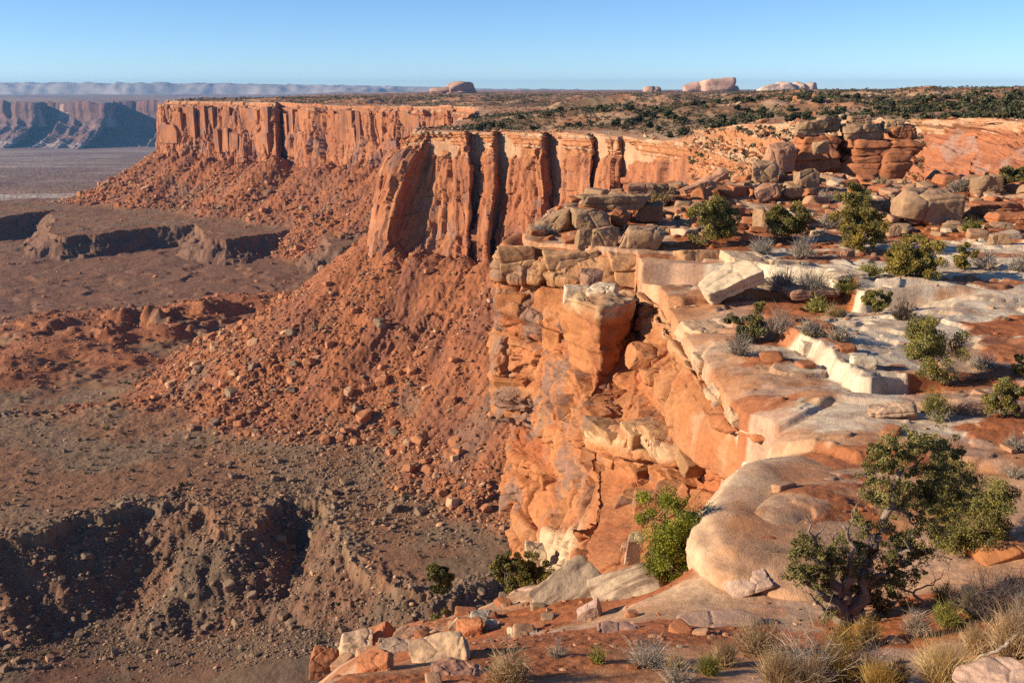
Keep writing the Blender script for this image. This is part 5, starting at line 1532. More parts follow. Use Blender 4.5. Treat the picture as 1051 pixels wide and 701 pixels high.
def scatter(name, pos, size, tint, seed, lvl=0, flat=.75, mat=None):
    """Many loose pieces as one sheet of rubble."""
    rs = np.random.RandomState(seed)
    Vs, Fs, Cs = [], [], []; off = 0
    kinds = rs.randint(0, 10, len(pos))
    for k in range(10):
        idx = np.where(kinds == k)[0]
        if not len(idx): continue
        V, F = low_rock(k, lvl)
        an = rs.uniform(0, 2 * pi, len(idx)); ca, sa = np.cos(an), np.sin(an)
        st = size[idx][:, None] * np.stack([rs.uniform(.7, 1.3, len(idx)), rs.uniform(.7, 1.2, len(idx)), rs.uniform(.5, 1.1, len(idx)) * flat], 1)
        W = V[None] * st[:, None]
        tl = rs.uniform(-.5, .5, len(idx)); ct, sn = np.cos(tl), np.sin(tl)
        x, y, z = W[..., 0], W[..., 1], W[..., 2]
        x, z = x * ct[:, None] + z * sn[:, None], -x * sn[:, None] + z * ct[:, None]
        X = x * ca[:, None] - y * sa[:, None]; Y = x * sa[:, None] + y * ca[:, None]
        W = np.stack([X, Y, z], -1) + pos[idx][:, None]
        Vs.append(W.reshape(-1, 3)); Fs.append((F[None] + (off + np.arange(len(idx)) * len(V))[:, None, None]).reshape(-1, 3)); off += len(idx) * len(V)
        Cs.append(np.repeat(tint[idx] * rs.uniform(.7, 1.3, (len(idx), 1)), len(V), 0))
    return mesh_np(name, np.concatenate(Vs), np.concatenate(Fs), mat or M_RUBBLE, np.concatenate(Cs), smooth=False)


def on_screen(p):
    k = p[:, 1] * CT - p[:, 2] * ST
    u = p[:, 0] / k * FPX + 525.5; v = 350.5 - (p[:, 1] * ST + p[:, 2] * CT) / k * FPX
    return u, v, k


def loose_rocks():
    rs = np.random.RandomState(77)
    n = 110000
    a = rs.uniform(-0.62, 0.05, n); y = np.exp(rs.uniform(math.log(300), math.log(1800), n)); x = a * y
    h, tal, dn, df = valley_h(x, y, False)
    cg = x * .86 - y * .5 + 8 * fbm(x / 40, y / 40, oct=2, seed=705)
    scree = tal * (0.22 + .8 * ss(-.1, .3, fbm(x / 45, y / 45, oct=3, seed=701)) + .7 * ss(.05, .35, fbm(cg / 14, (x + y) / 160, oct=3, seed=706)))
    alcove = 1.5 * ss(-8, 2, dn) * ss(75, 45, dn) * ss(480, 440, y) * (0.5 + ss(-.1, .25, fbm(x / 25, y / 25, oct=3, seed=702)))
    rimz = 0.5 * np.exp(-np.abs(dn) / 5) + 0.25 * np.exp(-np.abs(df) / 10)
    flat = 0.05 + 0.10 * ss(600, 430, y)
    hum = np.zeros(n)
    for px, py, z, r, am in hummocks:
        c = PZ(px, py, z); hum = np.maximum(hum, np.exp(-(np.hypot(x - c[0], y - c[1]) / (r * 1.3)) ** 2))
    toe = ss(-150, -168, h) * ss(-.42, -.18, a) * ss(640, 520, y) * ss(330, 400, y)
    pr = np.clip(np.maximum.reduce([scree * .75, alcove, rimz, flat, hum * .35, toe * .8]), 0, 1)
    keep = rs.rand(n) < pr
    x, y, h, tal, dn = x[keep], y[keep], h[keep], tal[keep], dn[keep]; m = len(x)
    big = np.maximum.reduce([scree[keep], alcove[keep], toe[keep]])
    size = 0.72 * (y / 480) ** .85 * (1 - rs.rand(m)) ** (-1 / 2.7)
    low = ss(-110, -165, h) * tal
    size = size * (1 + .55 * low)
    size = np.minimum(size, rs.uniform(2.2, 5.2, m) * (1 + .5 * low) * (y / 480) ** .6) * np.where(big > .2, 1, .75)
    warm = np.array([.345, .145, .068]); pale = np.array([.42, .24, .135]); grey = np.array([.21, .14, .09])
    k = rs.rand(m)
    t = np.where((k < .72)[:, None], warm, np.where((k < .92)[:, None], pale, grey))
    t = np.where(((tal < .3) & (y < 520) & (k < .8))[:, None], grey * 1.05, t)
    h2 = valley_h(x, y, True)[0]
    pos = np.stack([x, y, h2 + size * .18], 1)
    u, v, kk = on_screen(pos)
    app = size / kk * ((u > 0) & (u < 1051) & (v > 0) & (v < 701) & ~((u > 505) & (v > 270)))
    order = np.argsort(-app)
    top, rest = order[:300], order[300:]
    if len(rest) > 42000: rest = rest[:42000]
    tag(link("rubble", scatter("rubble", pos[rest], size[rest], t[rest], 5)), "angular rubble strewn over the talus and canyon floor", "rubble", kind="stuff")
    mes = {}
    for i in top:
        key = (int(rs.randint(0, 8)), 0 if t[i, 0] < .3 else (1 if t[i, 1] < .2 else 2))
        if key not in mes:
            V, F = low_rock(key[0] + 20, 2)
            mes[key] = mesh_np("boulder", V, F, M_RUBBLE, np.broadcast_to([grey, warm, pale][key[1]] * 1.05, V.shape), smooth=False)
        o = link("boulder", mes[key], tuple(pos[i]))
        s = size[i]; o.scale = (s * rs.uniform(.8, 1.3), s * rs.uniform(.8, 1.2), s * rs.uniform(.7, 1.1)); o.rotation_euler = (rs.uniform(-.3, .3), rs.uniform(-.3, .3), rs.uniform(0, 6.28))
        if tal[i] > .3:
            tag(o, "fallen sandstone block on the red talus below the canyon walls", "boulder", "boulders on the talus slopes")
        else:
            tag(o, "rough brown block on the canyon floor and its eroded bench slopes", "boulder", "boulders on the canyon floor")


def bench_rocks():
    """Loose stones of the near bench: the larger as things, the grit as gravel."""
    rs = np.random.RandomState(88)
    n = 9000
    a = rs.uniform(-.36, .6, n); y = np.exp(rs.uniform(math.log(12), math.log(118), n)); x = a * y
    q = sdf(Q, x, y)
    red = np.maximum(near_mask(near_soils, x, y, .3, 1.0, 51), ss(74, 84, y) * .9)
    notch = ((y > 22) & (y < 34) & (x < 3.2)).astype(float)
    zone = np.maximum.reduce([ss(72, 82, y) * 1.6, notch * .45, .08 + 0 * x])
    keep = (q < -.25) & (rs.rand(n) < zone * .5)
    x, y = x[keep], y[keep]; m = len(x)
    size = np.minimum(0.12 * (y / 20) ** .9 * np.where(y > 72, 1.35, 1) * (1 - rs.rand(m)) ** (-1 / 2.2), .020 * y)
    z = near_h(x, y)
    pos = np.stack([x, y, z + size * .12], 1)
    u, v, kk = on_screen(pos)
    ok = (u > -10) & (u < 1060) & (v < 710)
    pos, size = pos[ok], size[ok]; kk = kk[ok]
    pal = np.array([[.33, .13, .06], [.38, .21, .12], [.30, .19, .11], [.46, .33, .22]])
    ki = rs.choice(4, len(pos), p=[.4, .25, .25, .1])
    order = np.argsort(-size / kk)
    mes = {}
    for i in order[:290]:
        key = (int(rs.randint(0, 7)), int(ki[i]))
        if key not in mes:
            V, F = low_rock(key[0] + 40, 3)
            mes[key] = mesh_np("stone", V, F, M_BOULDER, rock_tint(V, pal[key[1]], key[0]))
        o = link("stone", mes[key], tuple(pos[i])); s = size[i]
        o.scale = (s * rs.uniform(.9, 1.5), s * rs.uniform(.8, 1.2), s * rs.uniform(.45, .9)); o.rotation_euler = (rs.uniform(-.2, .2), rs.uniform(-.2, .2), rs.uniform(0, 6.28))
        if pos[i][1] > 70:
            tag(o, "loose stone on the red boulder slope beyond the white ledge", "stone", "stones on the far boulder slope")
        elif x[0] is not None and pos[i][0] < 3.2 and pos[i][1] > 22:
            tag(o, "loose stone among the spur rocks beside the cliff notch", "stone", "stones on the rocky spur")
        else:
            tag(o, "loose stone lying on the bare slickrock and red soil", "stone", "stones on the near bench")
    rest = order[290:2200]
    if len(rest):
        tag(link("pebbles", scatter("pebbles", pos[rest], size[rest] * .8, pal[ki[rest]], 9, lvl=1, mat=M_BOULDER)), "small stones strewn over the bench", "pebbles", kind="stuff")
    # grit on the red soil in front
    n = 30000
    a = rs.uniform(-.35, .6, n); y = np.exp(rs.uniform(math.log(11), math.log(34), n)); x = a * y
    s = near_mask(near_soils, x, y, .3, 1.2, 51) * (sdf(Q, x, y) < -.2) * (.25 + ss(-.1, .3, fbm(x / 1.5, y / 1.5, oct=3, seed=703)))
    keep = rs.rand(n) < s * .55
    x, y = x[keep], y[keep]
    size = .035 * (1 - rs.rand(len(x))) ** (-1 / 2.4); size = np.minimum(size, .16)
    pos = np.stack([x, y, near_h(x, y) + size * .1], 1)
    t = np.array([[.27, .10, .045], [.19, .095, .065], [.36, .19, .115]])[rs.choice(3, len(x), p=[.45, .35, .2])]
    tag(link("gravel", scatter("gravel", pos, size, t, 10, mat=M_BOULDER)), "dark red gravel on the foreground soil", "gravel", kind="stuff")


loose_rocks()
bench_rocks()

# ================================================================== plants
JUN = [
    ((696, 204, 756, 252), "broad dark green juniper on the rim of the bench beside the boulder pile", 21, GREEN, dict(tufts=90)),
    ((787, 147, 824, 184), "round dark juniper in front of the pink boulder on the crest", 22, DGREEN, dict(tufts=60)),
    ((781, 203, 830, 250), "ragged juniper with a bare grey flank in the middle of the slope", 23, GREEN * .9, dict(tufts=60, bare=.05)),
    ((847, 184, 891, 223), "rounded juniper left of the largest boulder", 24, GREEN, dict(tufts=70)),
    ((852, 213, 909, 259), "bushy yellow green juniper with grey twigs low on its side", 25, YGREEN * .9, dict(tufts=80)),
    ((912, 243, 976, 286), "olive coloured juniper mound on the edge of the white slickrock", 26, YGREEN, dict(tufts=95, low=.05)),
    ((921, 330, 995, 398), "bushy green juniper standing alone on the pale slickrock", 27, GREEN * 1.05, dict(tufts=100, foot=(958, 392))),
    ((1020, 169, 1062, 196), "dark juniper cut by the frame edge behind the oval boulder", 28, DGREEN, dict(tufts=60)),
    ((883, 298, 915, 324), "small tilted green juniper growing from a crack in white rock", 29, GREEN, dict(tufts=36, stems=2)),
    ((1005, 393, 1052, 430), "grey barked juniper with sparse green tufts on the orange rock", 30, GREEN, dict(tufts=45, bare=.05)),
    ((648, 492, 726, 592), "bright green pinyon growing in the notch beside the pale rock nose", 31, BRIGHT, dict(tufts=150, at=27.0, low=.02)),
    ((526, 568, 568, 620), "dense yellowish pinyon at the foot of the pale rock rib", 32, YGREEN * .75, dict(tufts=80, low=.05, at=34.0)),
    ((504, 566, 542, 606), "darker pinyon behind the yellowish one by the cliff foot", 33, GREEN * .85, dict(tufts=70, low=.05, at=35.0)),
    ((437, 577, 467, 606), "lone dark pinyon at the edge of the rocky spur", 34, DGREEN, dict(tufts=60, low=.05, at=33.0)),
    ((437, 607, 478, 635), "low spreading green bush among the spur rocks", 35, GREEN, dict(tufts=50, low=.0, stems=2)),
    ((768, 312, 789, 345), "upright green bush at the top of the bush row on the ledge", 36, GREEN, dict(tufts=36, low=.05)),
    ((738, 325, 786, 352), "sprawling grey green bush below the upright one", 37, C(.11, .11, .055), dict(tufts=40, low=.0, bare=.1)),
    ((905, 246, 924, 283), "pale olive sapling beside the olive juniper mound", 38, YGREEN * 1.1, dict(tufts=20, low=.0)),
    ((976, 252, 1002, 280), "loose yellow green bush between the juniper mound and a grey bush", 39, YGREEN * 1.1, dict(tufts=30, low=.0)),
    ((1036, 362, 1062, 388), "olive bush cut by the frame edge above the tan rock swell", 40, YGREEN, dict(tufts=36, low=.0)),
    ((955, 476, 1046, 568), "round crowned juniper close behind the gnarled one", 41, GREEN, dict(tufts=150, per=110, foot=(985, 565))),
    ((736, 165, 752, 176), "small yellow green bush on the crest slope", 42, YGREEN, dict(tufts=16, low=.0)),
    ((785, 170, 808, 186), "low olive bush under the dark crest juniper", 43, YGREEN * .8, dict(tufts=20, low=.0)),
    ((1000, 158, 1022, 176), "dark scraggy juniper behind the fallen stack", 44, DGREEN, dict(tufts=22, bare=0.0)),
]
for box, label, seed, green, kw in JUN:
    bush = "bush" in label and "bushy" not in label or "sapling" in label
    juniper_at(box, label, seed, green, cat="bush" if bush else "tree", name="desert_bush" if bush else ("pinyon" if "pinyon" in label else "juniper"), **kw)


def gnarled():
    g = near_ground(872, 640)
    z = zeta(g); s = z / FPX; ce = cos(math.atan2(-g[2], g[1]))
    rs = np.random.RandomState(5)
    te = -g[2] / g[1]
    L = lambda x, y, dy=0.0: np.array([(x - 872) * s, dy, (640 - y) * s / ce - dy * te])
    o = link("gnarled_juniper", None, tuple(g)); tag(o, "gnarled old juniper with bare twisted limbs and grey bark in red soil", "tree")
    limbs = [  # from, to, r0, r1 in metres
        ((868, 646, 0), (860, 612, .05), .22, .17), ((880, 646, 0), (884, 600, .1), .24, .15), ((884, 602, .1), (893, 560, .15), .15, .10), ((893, 560, .15), (905, 528, .2), .10, .075),
        ((905, 528, .2), (912, 498, .3), .07, .05), ((905, 528, .2), (930, 505, .5), .05, .03), ((912, 498, .3), (897, 478, .2), .04, .02), ((912, 498, .3), (940, 480, .5), .04, .018),
        ((860, 612, .05), (842, 588, -.1), .14, .09), ((842, 588, -.1), (826, 560, -.2), .08, .045), ((826, 560, -.2), (815, 538, -.2), .04, .012), ((826, 560, -.2), (838, 545, 0), .03, .01),
        ((862, 630, 0), (836, 612, -.3), .12, .07), ((836, 612, -.3), (812, 600, -.4), .06, .03), ((812, 600, -.4), (800, 585, -.4), .03, .012),
        ((862, 634, -.1), (835, 626, -.5), .08, .04), ((835, 626, -.5), (820, 612, -.6), .04, .015), ((866, 640, -.2), (842, 645, -.6), .05, .02),
        ((866, 620, 0), (866, 580, -.1), .13, .07), ((866, 580, -.1), (858, 550, -.2), .06, .03), ((858, 550, -.2), (866, 528, -.1), .03, .01), ((858, 552, -.2), (846, 538, -.2), .025, .008),
        ((884, 606, .1), (912, 580, -.1), .10, .05), ((912, 580, -.1), (924, 550, -.2), .045, .02), ((912, 580, -.1), (918, 560, .1), .03, .015),
        ((888, 604, .1), (915, 598, .2), .08, .04), ((915, 598, .2), (938, 610, .2), .04, .022), ((938, 610, .2), (954, 628, .1), .03, .04), ((938, 610, .2), (966, 596, .3), .024, .012), ((966, 596, .3), (978, 575, .3), .014, .005), ((958, 606, .3), (972, 612, .2), .012, .004),
        ((893, 560, .15), (878, 545, .1), .05, .02), ((905, 528, .2), (945, 548, .4), .035, .015), ((945, 548, .4), (962, 546, .3), .015, .006),
        ((850, 598, -.05), (846, 570, .2), .06, .03), ((846, 570, .2), (856, 548, .3), .03, .012),
    ]
    parts = []
    for a, b, r0, r1 in limbs:
        parts.append(limb(L(*a), L(*b), r0, r1, rs, .07, 7, 8)[1])
    # knobbly dead twigs
    for k in range(70):
        a, b, r0, r1 = limbs[rs.randint(3, len(limbs))]
        t = rs.uniform(.3, 1); st = L(*a) * (1 - t) + L(*b) * t
        d = rs.randn(3) * np.array([1, 1, .6]) + np.array([0, 0, .5]); d /= np.linalg.norm(d)
        parts.append(limb(st, st + d * rs.uniform(.15, .5), .012, .003, rs, .16, 5, 4)[1])
    V, F = merge(parts)
    n = fbm(V[:, 0] * 9, V[:, 1] * 9, V[:, 2] * 2.5, oct=3, seed=4)
    link("trunk", mesh_np("trunk", V, F, M_BARK, C(.235, .18, .14)[None] * (1 + .6 * n)[:, None]), (0, 0, 0), o)
    clumps = [(900, 478, 16, .2, 26), (918, 470, 16, .4, 26), (935, 482, 17, .5, 26), (952, 490, 16, .5, 22), (892, 500, 14, .2, 20), (910, 512, 13, .1, 14), (938, 508, 18, .5, 26), (958, 515, 16, .6, 22), (945, 530, 17, .6, 22), (968, 500, 14, .6, 18), (962, 545, 14, .6, 16), (978, 520, 14, .6, 14),
              (886, 515, 10, .1, 10), (820, 572, 13, -.3, 16), (808, 590, 10, -.4, 12), (833, 590, 9, -.2, 10), (845, 575, 9, 0, 8), (868, 560, 11, .2, 12), (880, 585, 13, .2, 16), (893, 600, 12, .2, 12), (908, 600, 12, .2, 14), (920, 590, 12, .3, 14), (930, 575, 10, .3, 10), (915, 560, 10, .2, 10), (900, 575, 10, -.1, 10), (860, 590, 9, .1, 8), (872, 605, 9, .2, 8), (845, 604, 8, -.2, 6), (925, 612, 7, .2, 6), (872, 540, 8, .1, 6), (932, 620, 6, .2, 5), (838, 632, 6, -.5, 4), (806, 576, 6, -.4, 5), (826, 600, 10, -.3, 10), (815, 560, 8, -.3, 8), (850, 612, 9, .1, 9), (885, 570, 11, .3, 12), (900, 618, 10, .3, 10), (888, 622, 9, .4, 9), (912, 622, 8, .3, 8), (862, 575, 9, .2, 9), (920, 604, 9, .1, 10), (886, 492, 11, .2, 14), (890, 478, 9, .1, 10), (898, 522, 11, .3, 12), (925, 530, 14, .5, 18), (940, 555, 13, .5, 16), (925, 560, 12, .4, 14), (955, 572, 10, .5, 10), (905, 545, 11, .4, 12), (882, 545, 9, .3, 9), (972, 478, 12, .7, 14), (955, 472, 12, .6, 14), (935, 465, 12, .5, 14), (815, 585, 12, -.3, 14), (838, 575, 11, -.1, 12), (855, 585, 11, .1, 12), (875, 612, 11, .3, 12), (900, 612, 12, .3, 14), (935, 592, 10, .3, 10)]
    cen = []; rad = []
    for x, y, r, dy, k in clumps:
        for _ in range(k):
            cen.append(L(x + rs.randn() * r * .62, y + rs.randn() * r * .5, dy + rs.randn() * r * s * .8)); rad.append(rs.uniform(.07, .15))
    cen = np.array(cen); rad = np.array(rad)
    LV, LF, li = leaf_quads(cen, rad, 130, .036, rs, .85, .4)
    tu = rs.uniform(.6, 1.4, len(cen)); hue = rs.rand(len(cen))
    col = mix(np.broadcast_to(C(.14, .132, .046), (len(LV), 3)), np.broadcast_to(C(.20, .165, .055), (len(LV), 3)), hue[li]) * (tu[li] * np.repeat(rs.uniform(.7, 1.3, len(LV) // 4), 4))[:, None]
    link("crown", mesh_np("crown", LV, LF, M_LEAF, col, smooth=False), (0, 0, 0), o)


gnarled()

GT = C(.30, .255, .205); STRAW = C(.47, .34, .16); OCHRE = C(.26, .17, .05); TANG = C(.42, .30, .17); MORM = C(.17, .155, .04); DARKTW = C(.13, .095, .085)
SHR = [
    ((808, 239, 838, 266), "pale grey bush on the white ledge under the ragged juniper", GT * 1.1, dict()),
    ((786, 270, 822, 300), "grey bush hanging at the lip of the white ledge", GT * .9, dict()),
    ((812, 276, 852, 304), "widest grey bush sprawling over the ledge slabs", GT * .85, dict(n=420)),
    ((783, 318, 816, 346), "grey bush beside the upright green bush", GT, dict()),
    ((744, 340, 772, 366), "lowest grey bush of the row near the slickrock point", GT * .9, dict()),
    ((821, 326, 843, 346), "small grey bush with a yellow green core", GT, dict(leafn=60, leafcol=YGREEN)),
    ((850, 331, 874, 351), "twiggy grey bush casting a shadow on pale rock", GT * .95, dict(leafn=25, leafcol=OCHRE)),
    ((826, 305, 850, 322), "yellowish tuft in the red soil above the small grey bush", MORM * 1.6, dict(leafn=60, leafcol=YGREEN * 1.2)),
    ((846, 312, 868, 326), "low straw coloured tuft near a dark hollow", STRAW * .7, dict()),
    ((879, 270, 905, 284), "dry olive tuft at the edge of the white slickrock", MORM * 1.3, dict(leafn=40, leafcol=YGREEN)),
    ((855, 288, 884, 306), "olive grey bush under the pale overhanging slab end", MORM, dict(leafn=70, leafcol=YGREEN)),
    ((1000, 250, 1024, 277), "pale grey bush on the red soil past the juniper mound", GT * 1.15, dict()),
    ((1034, 258, 1060, 280), "grey bush cut by the frame edge on the red soil", GT, dict()),
    ((994, 362, 1022, 380), "grey bush in the red hollow behind the tan rock swell", GT, dict()),
    ((955, 385, 980, 398), "grey bush at the foot of the lone green juniper", GT * 1.05, dict()),
    ((945, 398, 974, 432), "mormon tea clump with yellow green stems beside the small block", MORM * 1.1, dict(upright=1.4, n=420, leafn=50, leafcol=YGREEN)),
    ((952, 415, 976, 434), "grey twigs in front of the mormon tea clump", GT, dict(n=140)),
    ((914, 305, 938, 330), "dark rusty bush next to the small tilted juniper", C(.12, .085, .06), dict(leafn=60, leafcol=C(.10, .075, .04))),
    ((1030, 440, 1056, 462), "thin grey bush on the orange rock by the frame edge", GT * .9, dict(n=150)),
    ((1028, 472, 1056, 492), "sparse grey bush above the round crowned juniper", GT * .9, dict(n=150)),
    ((838, 196, 860, 210), "silver grey bush on the slope left of the rounded juniper", GT * 1.2, dict()),
    ((838, 215, 868, 236), "twiggy grey bush between two green junipers", GT, dict()),
    ((770, 238, 796, 262), "silvery bush at the foot of the ragged juniper", GT * 1.1, dict()),
    ((970, 182, 998, 198), "grey brown bush below the fallen stack", GT * .8, dict()),
    ((938, 165, 952, 178), "yellowish bush beside the upright leaning slab", MORM * 1.4, dict(leafn=40, leafcol=YGREEN)),
    ((895, 183, 912, 194), "tan bush at the edge of the red soil flat", TANG, dict()),
    ((985, 225, 1008, 240), "olive tuft on the red soil beyond the largest boulder", MORM, dict(leafn=40, leafcol=YGREEN)),
    ((660, 190, 690, 212), "straw tufts behind the dark cube shaped boulder", STRAW * .8, dict(upright=1.0)),
    ((545, 232, 566, 242), "blue grey bush under the leaning grey boulder", C(.20, .20, .19), dict()),
    ((655, 366, 682, 386), "dusty green bush on the debris shelf", C(.16, .15, .09), dict(foot=(668, 384))),
    ((768, 555, 800, 578), "faint grey twigs on top of the pale rock nose", GT * .9, dict(n=120)),
    ((420, 615, 448, 640), "dark twiggy bush between the spur slabs", DARKTW * 1.2, dict(leafn=40, leafcol=GREEN)),
    ((500, 663, 546, 702), "round tan bush alone on the red soil casting a long shadow", TANG * .95, dict(n=900, upright=.35, twigs=2)),
    ((640, 652, 690, 684), "tangled silver grey bush low on the foreground soil", GT * 1.15, dict(n=330, upright=.3)),
    ((604, 662, 622, 682), "small yellow green tuft left of the silver grey bush", MORM * 1.5, dict(upright=1.2)),
    ((684, 668, 704, 690), "pale straw tuft beside the silver grey bush", STRAW * .75, dict(upright=1.0)),
    ((715, 670, 739, 693), "compact mustard green clump with a long shadow", MORM * 1.2, dict(upright=1.1, n=420)),
    ((675, 682, 715, 702), "grey twigs at the bottom edge of the frame", GT, dict(n=200)),
    ((752, 630, 806, 672), "tan and grey bush below the smooth rock hump", TANG * .8, dict(n=420)),
    ((796, 632, 862, 705), "large silver twig bush in front of the gnarled juniper", GT * 1.15, dict(n=620, upright=.6)),
    ((836, 650, 882, 705), "ochre clump with fine upright stems in front of the gnarled trunk", OCHRE * 1.3, dict(n=700, upright=1.2)),
    ((862, 655, 915, 705), "bare pinkish grey twig bush right of the ochre clump", C(.36, .28, .22), dict(n=360, upright=.9)),
    ((874, 634, 905, 662), "ochre tuft against the gnarled trunk", OCHRE * 1.4, dict(n=380, upright=1.3)),
    ((852, 640, 882, 668), "golden brown tuft left of the gnarled trunk", OCHRE * 1.2, dict(n=380, upright=1.2)),
    ((926, 626, 954, 656), "pale beige upright tuft right of the gnarled trunk", C(.40, .32, .24), dict(n=380, upright=1.8)),
    ((954, 620, 988, 644), "yellow green mormon tea clump behind the beige tuft", MORM * 1.5, dict(n=450, upright=1.1)),
    ((984, 604, 1014, 634), "taller yellow green clump under the dark twig bush", MORM * 1.4, dict(n=420, upright=1.2)),
    ((975, 588, 1056, 636), "wide dark leafless bush behind the yellow green clumps", DARKTW, dict(n=520, upright=.6)),
    ((936, 650, 1002, 706), "bright straw grass tuft with arching blades", STRAW * 1.15, dict(n=520, upright=1.0, twigs=0, bend=-.14)),
    ((1012, 622, 1062, 676), "tall golden tan grass clump at the frame edge", TANG * 1.1, dict(n=700, upright=1.8, twigs=1)),
    ((1040, 600, 1075, 640), "silver bush at the frame edge above the golden grass", GT, dict(n=250)),
    ((772, 668, 826, 706), "dry beige grass patch at the bottom edge of the frame", TANG, dict(n=420, upright=1.3, twigs=0)),
    ((812, 676, 850, 708), "golden grass patch under the silver twig bush", TANG * 1.05, dict(n=420, upright=1.5, twigs=0)),
    ((880, 682, 925, 712), "dense golden tuft at the bottom edge below the pinkish twig bush", OCHRE * 1.7, dict(n=480, upright=1.4, twigs=0)),
    ((985, 640, 1018, 672), "upright golden tuft between the bright straw grass and frame edge", TANG * 1.1, dict(n=420, upright=1.7, twigs=0)),
    ((955, 600, 985, 622), "dark green tuft under the wide leafless bush", MORM * 1.1, dict(n=300, upright=1.1)),
    ((728, 655, 760, 684), "short beige tuft on the red soil near the mustard clump", TANG * .9, dict(n=260, upright=1.0, twigs=0)),
    ((560, 655, 585, 676), "small grey tuft right of the round tan bush", GT, dict(n=160)),
    ((1020, 586, 1056, 612), "grey leafless bush at the frame edge behind the dark one", GT * .8, dict(n=300)),
    ((905, 670, 935, 702), "thin dry grass tuft left of the bright straw one", STRAW * .8, dict(n=200, upright=1.0, twigs=0, bend=-.1)),
]
for i, (box, label, colr, kw) in enumerate(SHR):
    grass = "grass" in label or "tuft" in label
    shrub_at(box, label, 300 + i, name="grass_tuft" if grass else "desert_shrub", cat="grass tuft" if grass else "shrub", col=colr, **kw)


def dead_branch():
    g = near_ground(1025, 680); s = zeta(g) / FPX
    rs = np.random.RandomState(9)
    L = lambda x, y, d=0: np.array([(x - 1025) * s, d, (684 - y) * s + .12])
    segs = [((998, 690), (1012, 682), .015, .025), ((1012, 682), (1030, 672), .028, .04), ((1030, 672), (1056, 655), .04, .05), ((1012, 682), (1003, 676), .02, .008), ((1012, 682), (1010, 696), .018, .008), ((1030, 672), (1042, 656), .03, .014), ((1042, 656), (1040, 647), .014, .006), ((1003, 676), (1000, 668), .01, .004)]
    V, F = merge([limb(L(*a), L(*b), r0, r1, rs, .08, 6, 6)[1] for a, b, r0, r1 in segs])
    tag(link("dead_branch", bark_me(V, F, C(.33, .26, .21)), tuple(g)), "bleached dead branch lying on the pale pink corner rock", "branch")


dead_branch()


# ------------------------------------------------------------------ mesa-top trees and valley shrubs
def blob_tree(seed, leaves=90):
    rs = np.random.RandomState(seed)
    k = 9
    cen = np.stack([rs.uniform(-.32, .32, k), rs.uniform(-.32, .32, k), rs.uniform(.2, .75, k)], 1)
    V, F, li = leaf_quads(cen, rs.uniform(.16, .28, k), leaves // k, .26, rs, .9, .2)
    V[:, 2] = np.maximum(V[:, 2], -.03)
    return V, F, np.repeat(rs.uniform(.6, 1.4, len(V) // 4), 4)


def tree_cloud(name, pos, size, tint, seed, leaves):
    rs = np.random.RandomState(seed); Vs, Fs, Cs = [], [], []; off = 0
    kinds = rs.randint(0, 6, len(pos))
    for k in range(6):
        idx = np.where(kinds == k)[0]
        if not len(idx): continue
        V, F, c = blob_tree(900 + k, leaves)
        an = rs.uniform(0, 6.28, len(idx)); ca, sa = np.cos(an)[:, None], np.sin(an)[:, None]
        s = size[idx][:, None]
        X = (V[None, :, 0] * ca - V[None, :, 1] * sa) * s * 1.2; Y = (V[None, :, 0] * sa + V[None, :, 1] * ca) * s * 1.2; Z = V[None, :, 2] * s * rs.uniform(.75, 1.1, (len(idx), 1))
        Vs.append((np.stack([X, Y, Z], -1) + pos[idx][:, None]).reshape(-1, 3))
        Fs.append((F[None] + (off + np.arange(len(idx)) * len(V))[:, None, None]).reshape(-1, 4)); off += len(idx) * len(V)
        Cs.append((tint[idx][:, None] * c[None, :, None]).reshape(-1, 3))
    return mesh_np(name, np.concatenate(Vs), np.concatenate(Fs), M_LEAF, np.concatenate(Cs), smooth=False)


